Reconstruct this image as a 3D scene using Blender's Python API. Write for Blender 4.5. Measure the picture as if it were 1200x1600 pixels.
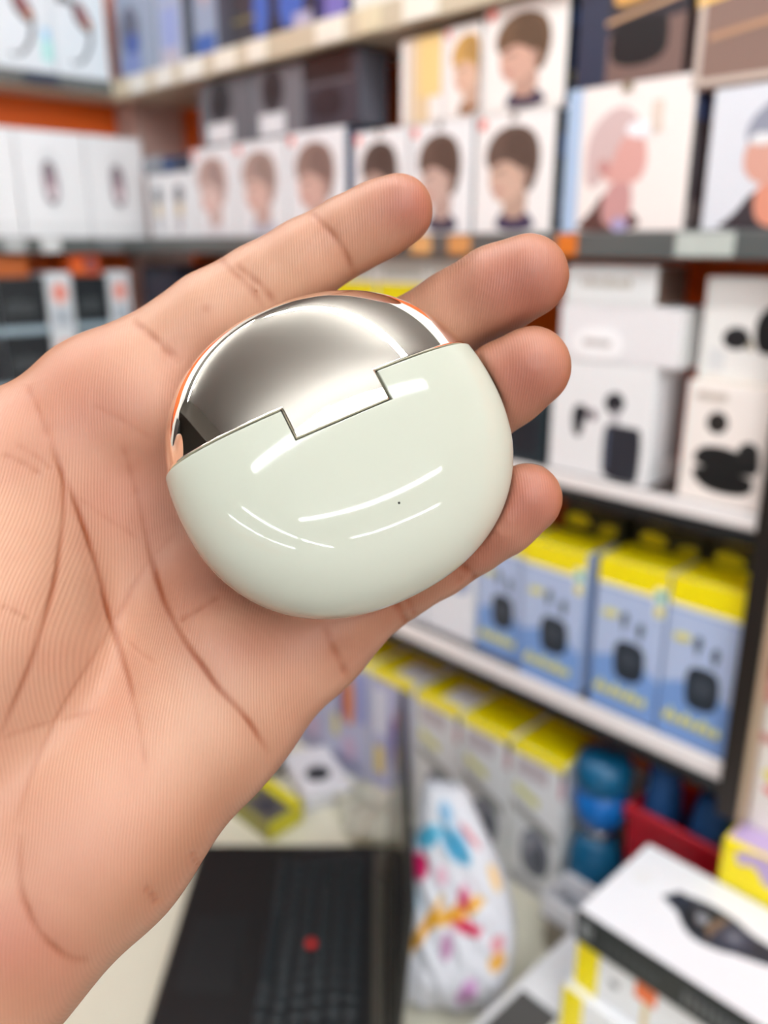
import bpy, bmesh, math, random
import numpy as np
from mathutils import Vector, Matrix
random.seed(7)
for _o in list(bpy.data.objects): bpy.data.objects.remove(_o)
SC = bpy.context.scene
COL = SC.collection

# ------------------------------------------------------------------ camera
FPX = 1300.0                                    # focal length in pixels of the 1200x1600 frame
PITCH = math.atan(415 / FPX)
HX, HY = -0.7236, 0.6902
CAM = Vector((0, 0, 1.5))
FW = Vector((HX * math.cos(PITCH), HY * math.cos(PITCH), -math.sin(PITCH)))
RT = Vector((HY, -HX, 0)).normalized()
UP = RT.cross(FW).normalized()
cd = bpy.data.cameras.new('camera'); cam = bpy.data.objects.new('camera', cd); COL.objects.link(cam)
cd.sensor_fit = 'HORIZONTAL'; cd.sensor_width = 36; cd.lens = 36 * FPX / 1200
cd.clip_start = 0.01
cd.dof.use_dof = True; cd.dof.focus_distance = 0.150; cd.dof.aperture_fstop = 12.5
M = Matrix((RT, UP, -FW)).transposed().to_4x4(); M.translation = CAM
cam.matrix_world = M
SC.camera = cam
# ------------------------------------------------------------------ world, exposure
w = bpy.data.worlds.new('shop_world'); SC.world = w; w.use_nodes = True
w.node_tree.nodes['Background'].inputs[0].default_value = (0.9, 0.95, 1.0, 1)
w.node_tree.nodes['Background'].inputs[1].default_value = 0.25
vs = SC.view_settings
vs.view_transform = 'Standard'; vs.look = 'None'; vs.gamma = 1.0; vs.use_curve_mapping = False
vs.exposure = 0.72
LED_E = 34.0                                   # radiance of the ceiling tubes

# ------------------------------------------------------------------ helpers
def srgb(r, g, b):
    def f(c):
        c /= 255.0
        return c / 12.92 if c <= 0.04045 else ((c + 0.055) / 1.055) ** 2.4
    return (f(r), f(g), f(b), 1)
MATS = {}
def mat(name, rgb=(200, 200, 200), rough=0.5, metal=0.0, coat=0.0, spec=0.5, noise=0.0, nscale=30, emit=0, trans=0, alpha=1, bump=0.0):
    if name in MATS: return MATS[name]
    m = bpy.data.materials.new(name); m.use_nodes = True
    nt = m.node_tree; b = nt.nodes['Principled BSDF']
    c = srgb(*rgb)
    b.inputs['Base Color'].default_value = c
    b.inputs['Roughness'].default_value = rough
    b.inputs['Metallic'].default_value = metal
    b.inputs['Coat Weight'].default_value = coat
    b.inputs['Specular IOR Level'].default_value = spec
    if trans: b.inputs['Transmission Weight'].default_value = trans
    if alpha < 1: b.inputs['Alpha'].default_value = alpha
    if emit:
        b.inputs['Emission Color'].default_value = c; b.inputs['Emission Strength'].default_value = emit
    if noise or bump:
        tc = nt.nodes.new('ShaderNodeTexCoord'); n = nt.nodes.new('ShaderNodeTexNoise')
        n.inputs['Scale'].default_value = nscale; n.inputs['Detail'].default_value = 4
        nt.links.new(tc.outputs['Object'], n.inputs['Vector'])
        if noise:
            mr = nt.nodes.new('ShaderNodeMapRange'); mr.inputs[3].default_value = 1 - noise; mr.inputs[4].default_value = 1 + noise
            nt.links.new(n.outputs['Fac'], mr.inputs[0])
            hs = nt.nodes.new('ShaderNodeHueSaturation'); hs.inputs['Color'].default_value = c
            nt.links.new(mr.outputs[0], hs.inputs['Value']); nt.links.new(hs.outputs[0], b.inputs['Base Color'])
        if bump:
            bp = nt.nodes.new('ShaderNodeBump'); bp.inputs['Strength'].default_value = bump; bp.inputs['Distance'].default_value = 0.002
            nt.links.new(n.outputs['Fac'], bp.inputs['Height']); nt.links.new(bp.outputs[0], b.inputs['Normal'])
    MATS[name] = m
    return m
def M_(rgb, rough=0.45, **k):
    if min(rgb) >= 195: rgb = tuple(int(255-(255-c)*0.6) for c in rgb)      # bright white card stock
    return mat('print_%02x%02x%02x_%d' % (rgb[0], rgb[1], rgb[2], int(rough * 100)), rgb, rough, **k)
def link(o, parent=None):
    COL.objects.link(o)
    if parent is not None: o.parent = parent
    return o
def tag(o, label=None, cat=None, group=None, kind=None):
    if label: o['label'] = label
    if cat: o['category'] = cat
    if group: o['group'] = group
    if kind: o['kind'] = kind
    return o
def from_bm(name, bm, mats, parent=None, smooth=False):
    me = bpy.data.meshes.new(name)
    bmesh.ops.recalc_face_normals(bm, faces=bm.faces)
    bm.to_mesh(me); bm.free()
    for m in (mats if isinstance(mats, (list, tuple)) else [mats]): me.materials.append(m)
    if smooth: me.shade_smooth()
    return link(bpy.data.objects.new(name, me), parent)
def bm_box(bm, x0, x1, y0, y1, z0, z1, bev=0.0, mi=0, seg=1):
    vs_ = [bm.verts.new(p) for p in ((x0,y0,z0),(x1,y0,z0),(x1,y1,z0),(x0,y1,z0),(x0,y0,z1),(x1,y0,z1),(x1,y1,z1),(x0,y1,z1))]
    fs = [bm.faces.new([vs_[i] for i in q]) for q in ((3,2,1,0),(4,5,6,7),(0,1,5,4),(1,2,6,5),(2,3,7,6),(3,0,4,7))]
    for f in fs: f.material_index = mi
    if bev:
        es = list({e for f in fs for e in f.edges})
        bmesh.ops.bevel(bm, geom=es, offset=bev, segments=seg, profile=0.5, affect='EDGES')
    return fs
def box(name, x0, x1, y0, y1, z0, z1, m, parent=None, bev=0.0, seg=1):
    bm = bmesh.new(); bm_box(bm, x0, x1, y0, y1, z0, z1, bev, 0, seg)
    return from_bm(name, bm, m, parent)
Z0 = 1.5
def empty(name, loc=(0, 0, 0), rz=0):
    e = bpy.data.objects.new(name, None); COL.objects.link(e); e.location = loc; e.rotation_euler = (0, 0, rz)
    e.empty_display_size = 0.05
    return e

# a printed picture: flat shapes laid on one face of a carton; face = (origin, s axis, t axis, normal) in the carton's space
def smooth_poly(pts, it=2):
    for _ in range(it):
        q = []
        for i in range(len(pts)):
            a = pts[i]; b = pts[(i + 1) % len(pts)]
            q += [(a[0]*.75+b[0]*.25, a[1]*.75+b[1]*.25), (a[0]*.25+b[0]*.75, a[1]*.25+b[1]*.75)]
        pts = q
    return pts
def shape_pts(sh):
    k = sh[0]
    if k == 'e':
        _, cs, ct, rs, rt = sh[:5]; a0 = sh[6] if len(sh) > 6 else 0
        return [(cs + rs*math.cos(a)*math.cos(a0) - rt*math.sin(a)*math.sin(a0), ct + rs*math.cos(a)*math.sin(a0) + rt*math.sin(a)*math.cos(a0)) for a in [i*2*math.pi/20 for i in range(20)]], sh[5]
    if k == 'r':
        return [(sh[1], sh[2]), (sh[3], sh[2]), (sh[3], sh[4]), (sh[1], sh[4])], sh[5]
    if k == 'q': return list(sh[1]), sh[2]
    return smooth_poly(list(sh[1])), sh[2]
def prints(name, parent, face, W, H, shapes, rough=0.4, th=0.00025, step=0.00012):
    o, s, t, n = [Vector(v) for v in face]
    bm = bmesh.new(); mats = []; names = []
    for i, sh in enumerate(shapes):
        pts, rgb = shape_pts(sh)
        m = rgb if isinstance(rgb, bpy.types.Material) else M_(rgb, rough)
        if m.name not in names: names.append(m.name); mats.append(m)
        off = n * (th + i * step)
        top = [bm.verts.new(o + s*(p[0]*W) + t*(p[1]*H) + off) for p in pts]
        bot = [bm.verts.new(o + s*(p[0]*W) + t*(p[1]*H) - n*0.0002) for p in pts]
        mi = names.index(m.name)
        f = bm.faces.new(top); f.material_index = mi
        for j in range(len(pts)):
            g = bm.faces.new([top[j], bot[j], bot[(j+1) % len(pts)], top[(j+1) % len(pts)]]); g.material_index = mi
    me = bpy.data.meshes.new(name); bm.normal_update(); bm.to_mesh(me); bm.free()
    for m in mats: me.materials.append(m)
    ob = link(bpy.data.objects.new(name, me), parent)
    return ob
# carton: six face colours; local origin at the middle of its base
def carton(name, label, cat, group, x0, x1, y0, y1, z0, z1, front, top=None, right=None, left=None, rough=0.4, bev=0.0012, facing='Y', parent=None):
    """front looks along -Y ('Y') or +X ('X'); front/top/right/left are rgb"""
    cx, cy = (x0+x1)/2, (y0+y1)/2
    bm = bmesh.new(); fs = bm_box(bm, x0-cx, x1-cx, y0-cy, y1-cy, 0, z1-z0)
    top = top or front; right = right or front; left = left or right
    if facing == 'Y': idx = [0, 1, 2, 3, 4, 5]; cols = [front, top, front, right, front, left]   # bottom, top, -Y, +X, +Y, -X
    else: cols = [front, top, left, front, right, front]
    uniq = []
    for f, c in zip(fs, cols):
        if c not in uniq: uniq.append(c)
        f.material_index = uniq.index(c)
    bmesh.ops.bevel(bm, geom=list(bm.edges), offset=bev, segments=2, profile=0.5, affect='EDGES')
    ob = from_bm(name, bm, [c if isinstance(c, bpy.types.Material) else M_(c, rough) for c in uniq], parent)
    ob.location = (cx, cy, z0)
    ob['_w'] = 0; del ob['_w']
    if label: tag(ob, label, cat, group)
    return ob
def face_of(x0, x1, y0, y1, z0, z1, side):
    hx, hy, h = (x1-x0)/2, (y1-y0)/2, z1-z0
    if side == '-Y': return ((-hx, -hy, 0), (1,0,0), (0,0,1), (0,-1,0)), 2*hx, h
    if side == '+X': return ((hx, -hy, 0), (0,1,0), (0,0,1), (1,0,0)), 2*hy, h
    if side == '+Z': return ((-hx, -hy, h), (1,0,0), (0,1,0), (0,0,1)), 2*hx, 2*hy
# ------------------------------------------------------------------ the room
XL, XR, YF, YB = -1.47, 3.2, 0.83, -3.4        # left wall, near wall, right wall, back wall
CEIL = 2.55
m_wall = mat('wall_paint', (228, 228, 226), 0.8, noise=0.03, nscale=3)
m_orange = mat('orange_laminate', (226, 96, 12), 0.5, noise=0.06, nscale=6)
m_ceil = mat('ceiling_paint', (116, 116, 116), 0.9, noise=0.02, nscale=4)
m_floor = mat('floor_tile', (128, 122, 116), 0.35, noise=0.06, nscale=5)
m_grout = mat('floor_grout', (90, 86, 80), 0.8, noise=0.05)
fl = box('floor', XL, XR, YB, YF, -0.02, 0.0, m_grout); tag(fl, kind='structure')
tile_me = None
for i in range(7):
    for j in range(7):
        x0, y0 = XL + 0.005 + i*0.664, YB + 0.005 + j*0.602
        if tile_me is None:
            bm = bmesh.new(); bm_box(bm, 0, 0.658, 0, 0.596, 0, 0.004, 0.001)
            t = from_bm('floor_tile', bm, m_floor, fl); tile_me = t.data
        else: t = link(bpy.data.objects.new('floor_tile', tile_me), fl)
        t.location = (x0, y0, 0)
tag(box('ceiling', XL, XR, YB, YF, CEIL, CEIL+0.03, m_ceil), kind='structure')
tag(box('wall_left', XL-0.04, XL, YB, YF+0.04, 0, CEIL, m_wall), kind='structure')
tag(box('wall_right', XL, XR, YF, YF+0.04, 0, CEIL, m_wall), kind='structure')
tag(box('wall_back', XL, XR, YB-0.04, YB, 0, CEIL, m_wall), kind='structure')
tag(box('wall_near', XR, XR+0.04, YB, YF+0.04, 0, CEIL, m_wall), kind='structure')
# orange laminate backing behind the shelving
tag(box('orange_back_panel', XL+0.12, 1.2, YF-0.012, YF-0.001, 0.9, 2.1, m_orange), 'orange laminate panel behind the right hand shelves', 'back panel')
tag(box('orange_back_panel', XL+0.001, XL+0.055, -0.6, YF-0.101, 0.9, 2.1, m_orange), 'orange laminate panel behind the watch boxes at far left', 'back panel')
m_postw = mat('pink_white_panel', (205, 178, 168), 0.6)
cp = box('corner_post', XL+0.001, XL+0.12, YF-0.1, YF-0.001, 0.0, 2.1, m_postw)
tag(cp, 'pale pinkish panel filling the corner between both shelf walls', 'corner panel')
# ceiling tubes: housing, diffuser, end caps, and the lamp itself
m_house = mat('lamp_housing', (235, 235, 235), 0.5)
m_diff = mat('lamp_diffuser', (248, 252, 255), 0.4, emit=LED_E)
def tube(x, y, rz, L, pos):
    e = empty('ceiling_tube_light', (x, y, CEIL), rz)
    tag(e, 'white linear tube light hanging below the ceiling ' + pos, 'ceiling light', 'linear tube lights on the ceiling')
    n = 14; bm = bmesh.new()
    ring = [(0.018*math.cos(2*math.pi*i/n), -0.15 + 0.018*math.sin(2*math.pi*i/n)) for i in range(n)]
    a = [bm.verts.new((-L/2+0.02, p[0], p[1])) for p in ring]; b = [bm.verts.new((L/2-0.02, p[0], p[1])) for p in ring]
    for i in range(n): bm.faces.new((a[i], a[(i+1) % n], b[(i+1) % n], b[i]))
    bm.faces.new(a); bm.faces.new(b[::-1])
    from_bm('glowing_tube', bm, m_diff, e, False)
    for s in (-1, 1):
        box('end_cap', s*(L/2-0.005)-0.015, s*(L/2-0.005)+0.015, -0.022, 0.022, -0.172, -0.128, m_house, e, 0.004)
        box('hanger', s*L*0.4-0.003, s*L*0.4+0.003, -0.003, 0.003, -0.132, -0.0005, m_house, e)
        box('ceiling_rose', s*L*0.4-0.02, s*L*0.4+0.02, -0.02, 0.02, -0.012, -0.0004, m_house, e, 0.003)
tube(-0.95, -0.30, math.pi/2, 1.1, 'nearest the watch box wall')
tube(0.62, -0.30, math.pi/2, 1.1, 'above the middle of the aisle')
tube(1.35, -0.45, math.pi/2, 1.2, 'second from the far end of the aisle')
tube(2.45, -0.45, math.pi/2, 1.2, 'at the far end of the aisle')
tube(1.4, -1.7, 0, 1.2, 'in the middle of the back area')
tube(2.6, -1.7, 0, 1.0, 'in the back corner of the shop')
tube(1.4, -2.8, 0, 1.2, 'along the middle of the rear wall')
tube(2.6, -2.8, 0, 1.0, 'along the rear wall by the corner')
tube(-0.15, 0.22, 0, 1.2, 'right above the counter')
m_bulk = mat('dark_bulkhead_paint', (62, 60, 56), 0.7)
tag(box('added_bulkhead', XL+0.001, 0.76, YB+0.07, -0.98, 2.28, CEIL-0.001, m_bulk, None, 0.004), 'dark ceiling bulkhead added out of view for the lid to reflect', 'bulkhead')  # unseen block, added to give the lid its dark reflection
# unseen cabinet and orange board, added only for the chrome lid to reflect
cabm = mat('dark_cabinet', (38, 38, 40), 0.4)
ca = empty('added_cabinet', (-1.245, -1.5, 0.0045)); tag(ca, 'tall dark cabinet added behind the photographer for the lid to reflect', 'cabinet')
box('cabinet_body', -0.22, 0.2, -0.6, 0.6, 0, 2.1, cabm, ca, 0.004)
for k in (-1, 1):
    d_ = box('door', 0.2005, 0.218, k*0.3-0.295, k*0.3+0.295, 0.08, 2.05, mat('smoked_glass', (24, 26, 28), 0.1), ca, 0.002)
    box('handle', 0.2185, 0.235, k*0.03-0.006, k*0.03+0.006, 0.95, 1.15, m_house, d_, 0.002)
tag(box('added_orange_board', XL+1.0, XR-0.3, YB+0.001, YB+0.06, 1.9, 2.2, m_orange), 'orange board added on the rear wall for the lid to reflect', 'fascia')  # added out of view as an orange reflection for the lid
# ------------------------------------------------------------------ the earbud case
def c2w(p):                                     # camera millimetres (right, up, away) -> world metres
    return CAM + (RT*p[0] + UP*p[1] + FW*p[2]) * 0.001
def pxd(u, v, z): return np.array([(u-600)*z/FPX, (800-v)*z/FPX, z])
CA, CB, CC = 32.0, 30.0, 12.8                   # half width, half height, half thickness in mm
CP_, CQ = 2.2, 2.9
CZ = 155.0
cc = pxd(534, 705, CZ)
th0 = math.radians(25.0); yaw = math.radians(14.0); pit = math.radians(7.5)
ex = np.array([math.cos(th0), math.sin(th0), 0.0]); ey = np.array([-math.sin(th0), math.cos(th0), 0.0]); ez = np.array([0, 0, -1.0])
ez2 = ez*math.cos(yaw) + ex*math.sin(yaw); ex2 = ex*math.cos(yaw) - ez*math.sin(yaw)
ez3 = ez2*math.cos(pit) + ey*math.sin(pit); ey3 = ey*math.cos(pit) - ez2*math.sin(pit)
CR = np.stack([ex2, ey3, ez3])                  # rows: case axes in camera millimetres
def case_field(P, grow=0.0):
    """signed distance (approximate, mm) to the case surface; P in camera mm, shape (...,3)"""
    q = (P - cc) @ CR.T
    r = ((np.abs(q[..., 0])/CA)**CP_ + (np.abs(q[..., 1])/CB)**CP_)
    g = (r**(CQ/CP_) + (np.abs(q[..., 2])/CC)**CQ)**(1.0/CQ)
    d = np.sqrt((q**2).sum(-1)) + 1e-6
    return (g - 1.0) * d / np.maximum(g, 1e-3) * 0.85
NU, NV = 192, 64
def case_surface(sa=1.0, sc=1.0):
    bm = bmesh.new(); rows = []
    for j in range(NV+1):
        ph = math.pi * j / NV                   # 0 = front pole (towards the viewer), pi = back pole
        cz_, sr = math.cos(ph), math.sin(ph)
        z = math.copysign(abs(cz_)**(2/CQ), cz_)*CC*sc; r = abs(sr)**(2/CQ)
        if j in (0, NV): rows.append([bm.verts.new((0, 0, z))]); continue
        row = []
        for i in range(NU):
            a = 2*math.pi*i/NU; c, s = math.cos(a), math.sin(a)
            row.append(bm.verts.new((math.copysign(abs(c)**(2/CP_), c)*CA*r*sa, math.copysign(abs(s)**(2/CP_), s)*CB*r, z)))
        rows.append(row)
    for j in range(NV):
        A, B = rows[j], rows[j+1]
        for i in range(NU):
            k = (i+1) % NU
            if len(A) == 1: bm.faces.new((A[0], B[i], B[k]))
            elif len(B) == 1: bm.faces.new((A[i], B[0], A[k]))
            else: bm.faces.new((A[i], B[i], B[k], A[k]))
    return bm
SEAM, TABX, TABY, GAP = 8.0, 9.2, 2.2, 0.13
def grad(p, sa, sc):
    x, y, z = p.x/(CA*sa), p.y/CB, p.z/(CC*sc)
    r = max(1e-9, abs(x)**CP_ + abs(y)**CP_)
    k = r**(CQ/CP_ - 1)
    return Vector((math.copysign(abs(x)**(CP_-1), x)*k/(CA*sa), math.copysign(abs(y)**(CP_-1), y)*k/CB, math.copysign(abs(z)**(CQ-1), z)/(CC*sc))).normalized()
def make_piece(name, which, m, parent):
    """half of the shell: cut along the seam and the hinge tab, lip rounded over, wall turned inwards; analytic normals"""
    sa, sc = (0.985, 0.985) if which == 'lid' else (1.0, 1.0)
    R_ = 0.42 if which == 'lid' else 0.25
    bm = case_surface(sa, sc)
    sgn = 1 if which == 'lid' else -1
    g = sgn*(GAP + R_); ys, xt, yt = SEAM + g, TABX - g, TABY + g
    for co, no in (((0, ys, 0), (0, 1, 0)), ((0, yt, 0), (0, 1, 0)), ((xt, 0, 0), (1, 0, 0)), ((-xt, 0, 0), (1, 0, 0)), ((0, 0, 2.0), (0, 0, 1))):
        bmesh.ops.bisect_plane(bm, geom=list(bm.verts)+list(bm.edges)+list(bm.faces), plane_co=co, plane_no=no)
    dead = []
    for f in bm.faces:
        c = f.calc_center_median()
        inlid = c.y > ys or (c.z > 2.0 and abs(c.x) < xt and c.y > yt)
        if inlid != (which == 'lid'): dead.append(f)
    bmesh.ops.delete(bm, geom=dead, context='FACES')
    bmesh.ops.remove_doubles(bm, verts=bm.verts, dist=0.02)
    nrm = {v: grad(v.co, sa, sc) for v in bm.verts}
    bnd = [e for e in bm.edges if e.is_boundary]
    tv = {}
    for e in bnd:
        d = (e.verts[1].co - e.verts[0].co).normalized()
        fc = e.link_faces[0].calc_center_median(); mid = (e.verts[0].co + e.verts[1].co)/2
        t = d.cross((nrm[e.verts[0]] + nrm[e.verts[1]])/2).normalized()
        if t.dot(mid - fc) < 0: t = -t
        for v in e.verts: tv.setdefault(v, []).append(t)
    ring = {}
    for v, ts in tv.items():
        t = sum(ts, Vector()); 
        if t.length < 1e-6: t = ts[0].copy()
        t.normalize(); t *= min(1.5, 1/max(0.5, t.dot(ts[0]))); ring[v] = (v, v.co.copy(), t, nrm[v])
    steps = [(math.radians(x), 0) for x in (18, 36, 54, 72, 90)] + [(math.pi/2, 1.6)]
    edges = [tuple(e.verts) for e in bnd]; cur = {v: v for v in ring}
    for th, ext in steps:
        nx = {}
        for v, (_, p, t, n) in ring.items():
            q = bm.verts.new(p + t*(R_*math.sin(th)) - n*(R_*(1-math.cos(th)) + ext)); nx[v] = q
            nrm[q] = (n*math.cos(th) + t.normalized()*math.sin(th)).normalized()
        for a_, b_ in edges: bm.faces.new((cur[a_], cur[b_], nx[b_], nx[a_]))
        cur = nx
    bmesh.ops.recalc_face_normals(bm, faces=bm.faces)
    bm.verts.ensure_lookup_table(); bm.verts.index_update()
    ns = [tuple(nrm[v]) for v in bm.verts]
    for v in bm.verts: v.co *= 0.001
    me = bpy.data.meshes.new(name); bm.to_mesh(me); bm.free(); me.materials.append(m); me.shade_smooth()
    me.normals_split_custom_set_from_vertices(ns)
    return link(bpy.data.objects.new(name, me), parent)
m_mint = mat('mint_white_plastic', (187, 190, 174), 0.05, coat=0.0, spec=0.28)
m_mint.node_tree.nodes['Principled BSDF'].inputs['Coat Roughness'].default_value = 0.03
m_chrome = bpy.data.materials.new('champagne_chrome'); m_chrome.use_nodes = True
nt = m_chrome.node_tree; b = nt.nodes['Principled BSDF']
b.inputs['Base Color'].default_value = srgb(242, 233, 218); b.inputs['Metallic'].default_value = 1; b.inputs['Roughness'].default_value = 0.06
tc = nt.nodes.new('ShaderNodeTexCoord'); n1 = nt.nodes.new('ShaderNodeTexNoise'); n1.inputs['Scale'].default_value = 90; n1.inputs['Detail'].default_value = 6
mr = nt.nodes.new('ShaderNodeMapRange'); mr.inputs[1].default_value = 0.35; mr.inputs[2].default_value = 0.75; mr.inputs[3].default_value = 0.01; mr.inputs[4].default_value = 0.055
nt.links.new(tc.outputs['Object'], n1.inputs['Vector']); nt.links.new(n1.outputs['Fac'], mr.inputs[0]); nt.links.new(mr.outputs[0], b.inputs['Roughness'])
m_dark = mat('dark_gap', (30, 30, 30), 0.5)
case = empty('earbud_case')
tag(case, 'pale mint earbud charging case with chrome lid lying in the open hand', 'earbud case')
CM = Matrix([[0]*4 for _ in range(4)])
for k in range(3):
    wv = RT*CR[k][0] + UP*CR[k][1] + FW*CR[k][2]
    for i in range(3): CM[i][k] = wv[i]
CM[3][3] = 1; CM.translation = c2w(cc)
case.matrix_world = CM
body = make_piece('case_body', 'body', m_mint, case); tag(body, 'glossy pale mint lower shell')
lid = make_piece('case_lid', 'lid', m_chrome, case); tag(lid, 'mirror chrome lid with a square hinge tab')
# inner core that closes the gap, and the tiny microphone hole
bm = case_surface(0.955, 0.90)
for v in bm.verts: v.co = Vector((v.co.x, v.co.y*0.95, v.co.z))*0.001
from_bm('inner_tray', bm, m_dark, case, True)
bm = bmesh.new(); bmesh.ops.create_uvsphere(bm, u_segments=10, v_segments=6, radius=0.00022)
hz = CC*(1-(15.0/CB)**CQ)**(1/CQ)
pin = from_bm('reset_hole', bm, mat('hole_black', (12, 12, 12), 0.8), case, True); pin.location = (0.002, -0.015, hz*0.001)

# ------------------------------------------------------------------ the hand: one continuous surface
def seg_d(P, a, b, ra, rb):
    ab = b - a; L = float(ab @ ab)
    t = np.clip(((P - a) @ ab) / L, 0, 1)
    d = P - a - t[..., None]*ab
    return np.sqrt((d*d).sum(-1)) - (ra + t*(rb-ra))
def smin(a, b, k):
    h = np.clip(0.5 + 0.5*(b-a)/k, 0, 1)
    return b*(1-h) + a*h - k*h*(1-h)
HS = 0.9
LO = np.array([-215.0, -190.0, 92.0]); HI = np.array([46.0, 76.0, 205.0])
NX, NY, NZ = [int((HI[i]-LO[i])/HS)+1 for i in range(3)]
gx = LO[0] + HS*np.arange(NX, dtype=np.float32); gy = LO[1] + HS*np.arange(NY, dtype=np.float32); gz = LO[2] + HS*np.arange(NZ, dtype=np.float32)
BIG = 30.0
def sub(lo, hi):
    r = []
    for i, n in enumerate((NX, NY, NZ)):
        a = max(0, int((lo[i]-LO[i])/HS)); b_ = min(n, int((hi[i]-LO[i])/HS)+2); r.append(slice(a, max(a, b_)))
    return tuple(r)
def grid(sl):
    return np.stack(np.meshgrid(gx[sl[0]], gy[sl[1]], gz[sl[2]], indexing='ij'), -1)
def chain(pts, k, out=None, margin=9.0):
    """pts: (u, v, depth, radius) -> smooth union of round cones on the grid"""
    F_ = np.full((NX, NY, NZ), BIG, np.float32) if out is None else out
    C_ = [(pxd(u, v, z), r) for u, v, z, r in pts]
    for (a, ra), (b_, rb) in zip(C_[:-1], C_[1:]):
        R_ = max(ra, rb) + margin
        sl = sub(np.minimum(a, b_)-R_, np.maximum(a, b_)+R_)
        d = seg_d(grid(sl), a.astype(np.float32), b_.astype(np.float32), ra, rb)
        F_[sl] = smin(F_[sl], d, k)
    return F_
def blob(F_, u, v, z, r, k, s=(1, 1, 1)):
    c = pxd(u, v, z); R_ = r*max(s) + 9
    sl = sub(c-R_, c+R_); q = (grid(sl) - c.astype(np.float32)) / np.array(s, np.float32)
    d = (np.sqrt((q*q).sum(-1)) - r) * min(s)
    F_[sl] = smin(F_[sl], d, k)
palm = None
for ch in ([(162,628,172,11.8),(35,850,166,15.5),(-190,1290,150,18)],
           [(285,735,178,12.6),(100,1000,172,14),(-150,1370,154,18)],
           [(395,865,178,12.2),(205,1080,171,14),(-110,1430,150,18)],
           [(480,1000,172,11.2),(318,1118,165,15),(140,1300,155,17.5),(-60,1480,147,19),(-330,1720,138,21),(-640,2000,132,24)],
           [(162,638,173,9.5),(-40,738,165,11),(-260,800,152,14)],
           [(-10,800,162,13),(-70,1000,152,20),(-190,1180,147,20),(-300,1300,146,19),(-560,1540,138,21),(-830,1800,132,24)],
           [(-190,1290,150,18),(-440,1620,140,22),(-740,1900,134,25)],
           [(-60,980,152,18),(-270,760,142,14.5),(-450,590,130,11.5),(-600,470,120,9.8)]):
    palm = chain(ch, 11.0, palm, 14.0)
blob(palm, 235, 640, 168, 9.5, 9); blob(palm, 330, 1010, 165, 11, 9)
fingers = [
    [(162,625,172,11.6),(238,566,172,10.1),(330,497,172,9.5),(408,450,172,8.9),(478,407,170,8.3),(546,367,168,7.7),(590,345,166.5,7.6),(622,329,165,7.1)],
    [(285,735,178,12.0),(420,660,182,10.2),(560,583,182,9.5),(640,534,177,9.2),(712,490,171,8.9),(775,455,166,9.0),(824,432,163,8.2)],
    [(395,865,178,11.6),(510,798,182,9.9),(615,735,181,9.3),(680,687,176,8.8),(738,640,170,8.7),(790,599,165,8.8),(827,574,162,8.2)],
    [(480,1000,172,11.0),(545,955,172,9.4),(622,905,171,8.3),(680,872,168.5,8.1),(735,840,166,7.5),(782,808,163,7.7),(822,779,161,7.1)],
]
H = None; raw = []
for fg in fingers:
    F_ = chain(fg, 1.2); raw.append(F_)
    F_ = smin(palm, F_, 7.0)
    H = F_ if H is None else smin(H, F_, 1.0)
# a thin parting line where the middle and ring finger touch
ix = int((8.0-LO[0])/HS)
bis = 0.78 - 0.5*np.abs(raw[1][ix:] - raw[2][ix:])
H[ix:] = np.where(np.minimum(raw[1][ix:], raw[2][ix:]) < 6, -smin(-H[ix:], -bis, 0.8), H[ix:]); del raw
# the case presses into the soft palm and fingers
sl = sub(cc-46, cc+46)
cf = case_field(grid(sl))
H[sl] = -smin(-H[sl], cf - 0.12, 0.8)
def surface_nets(F_):
    s = F_ < 0
    n0, n1, n2 = F_.shape
    cnt = np.zeros((n0-1, n1-1, n2-1), np.int8)
    for dx in (0, 1):
        for dy in (0, 1):
            for dz in (0, 1): cnt += s[dx:n0-1+dx, dy:n1-1+dy, dz:n2-1+dz]
    act = (cnt > 0) & (cnt < 8)
    ids = np.full(act.shape, -1, np.int64); I = np.argwhere(act); ids[act] = np.arange(len(I))
    acc = np.zeros((len(I), 3)); num = np.zeros(len(I))
    cor = [(a, b_, c) for a in (0, 1) for b_ in (0, 1) for c in (0, 1)]
    for i, p in enumerate(cor):
        for q in cor[i+1:]:
            if sum(abs(p[k]-q[k]) for k in range(3)) != 1: continue
            a = F_[I[:, 0]+p[0], I[:, 1]+p[1], I[:, 2]+p[2]]; b_ = F_[I[:, 0]+q[0], I[:, 1]+q[1], I[:, 2]+q[2]]
            x = (a < 0) != (b_ < 0); t = np.where(x, a/np.where(x, a-b_, 1), 0)
            for k in range(3): acc[:, k] += np.where(x, p[k]+t*(q[k]-p[k]), 0)
            num += x
    V = (I + acc/num[:, None])*HS + LO
    quads = []
    for ax in range(3):
        o1, o2 = (ax+1) % 3, (ax+2) % 3
        sl0 = [slice(1, -1)]*3; sl0[ax] = slice(0, -1); sl1 = list(sl0); sl1[ax] = slice(1, None)
        a, b_ = s[tuple(sl0)], s[tuple(sl1)]
        E_ = np.argwhere(a != b_); flip = a[a != b_]
        off = np.array([1, 1, 1]); off[ax] = 0
        E_ = E_ + off
        def cid(d1, d2):
            e = E_.copy(); e[:, o1] -= d1; e[:, o2] -= d2
            return ids[e[:, 0], e[:, 1], e[:, 2]]
        q = np.stack([cid(1, 1), cid(0, 1), cid(0, 0), cid(1, 0)], 1)
        q[~flip] = q[~flip][:, ::-1]
        quads.append(q)
    return V, np.concatenate(quads)
V, Q = surface_nets(H)
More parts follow.
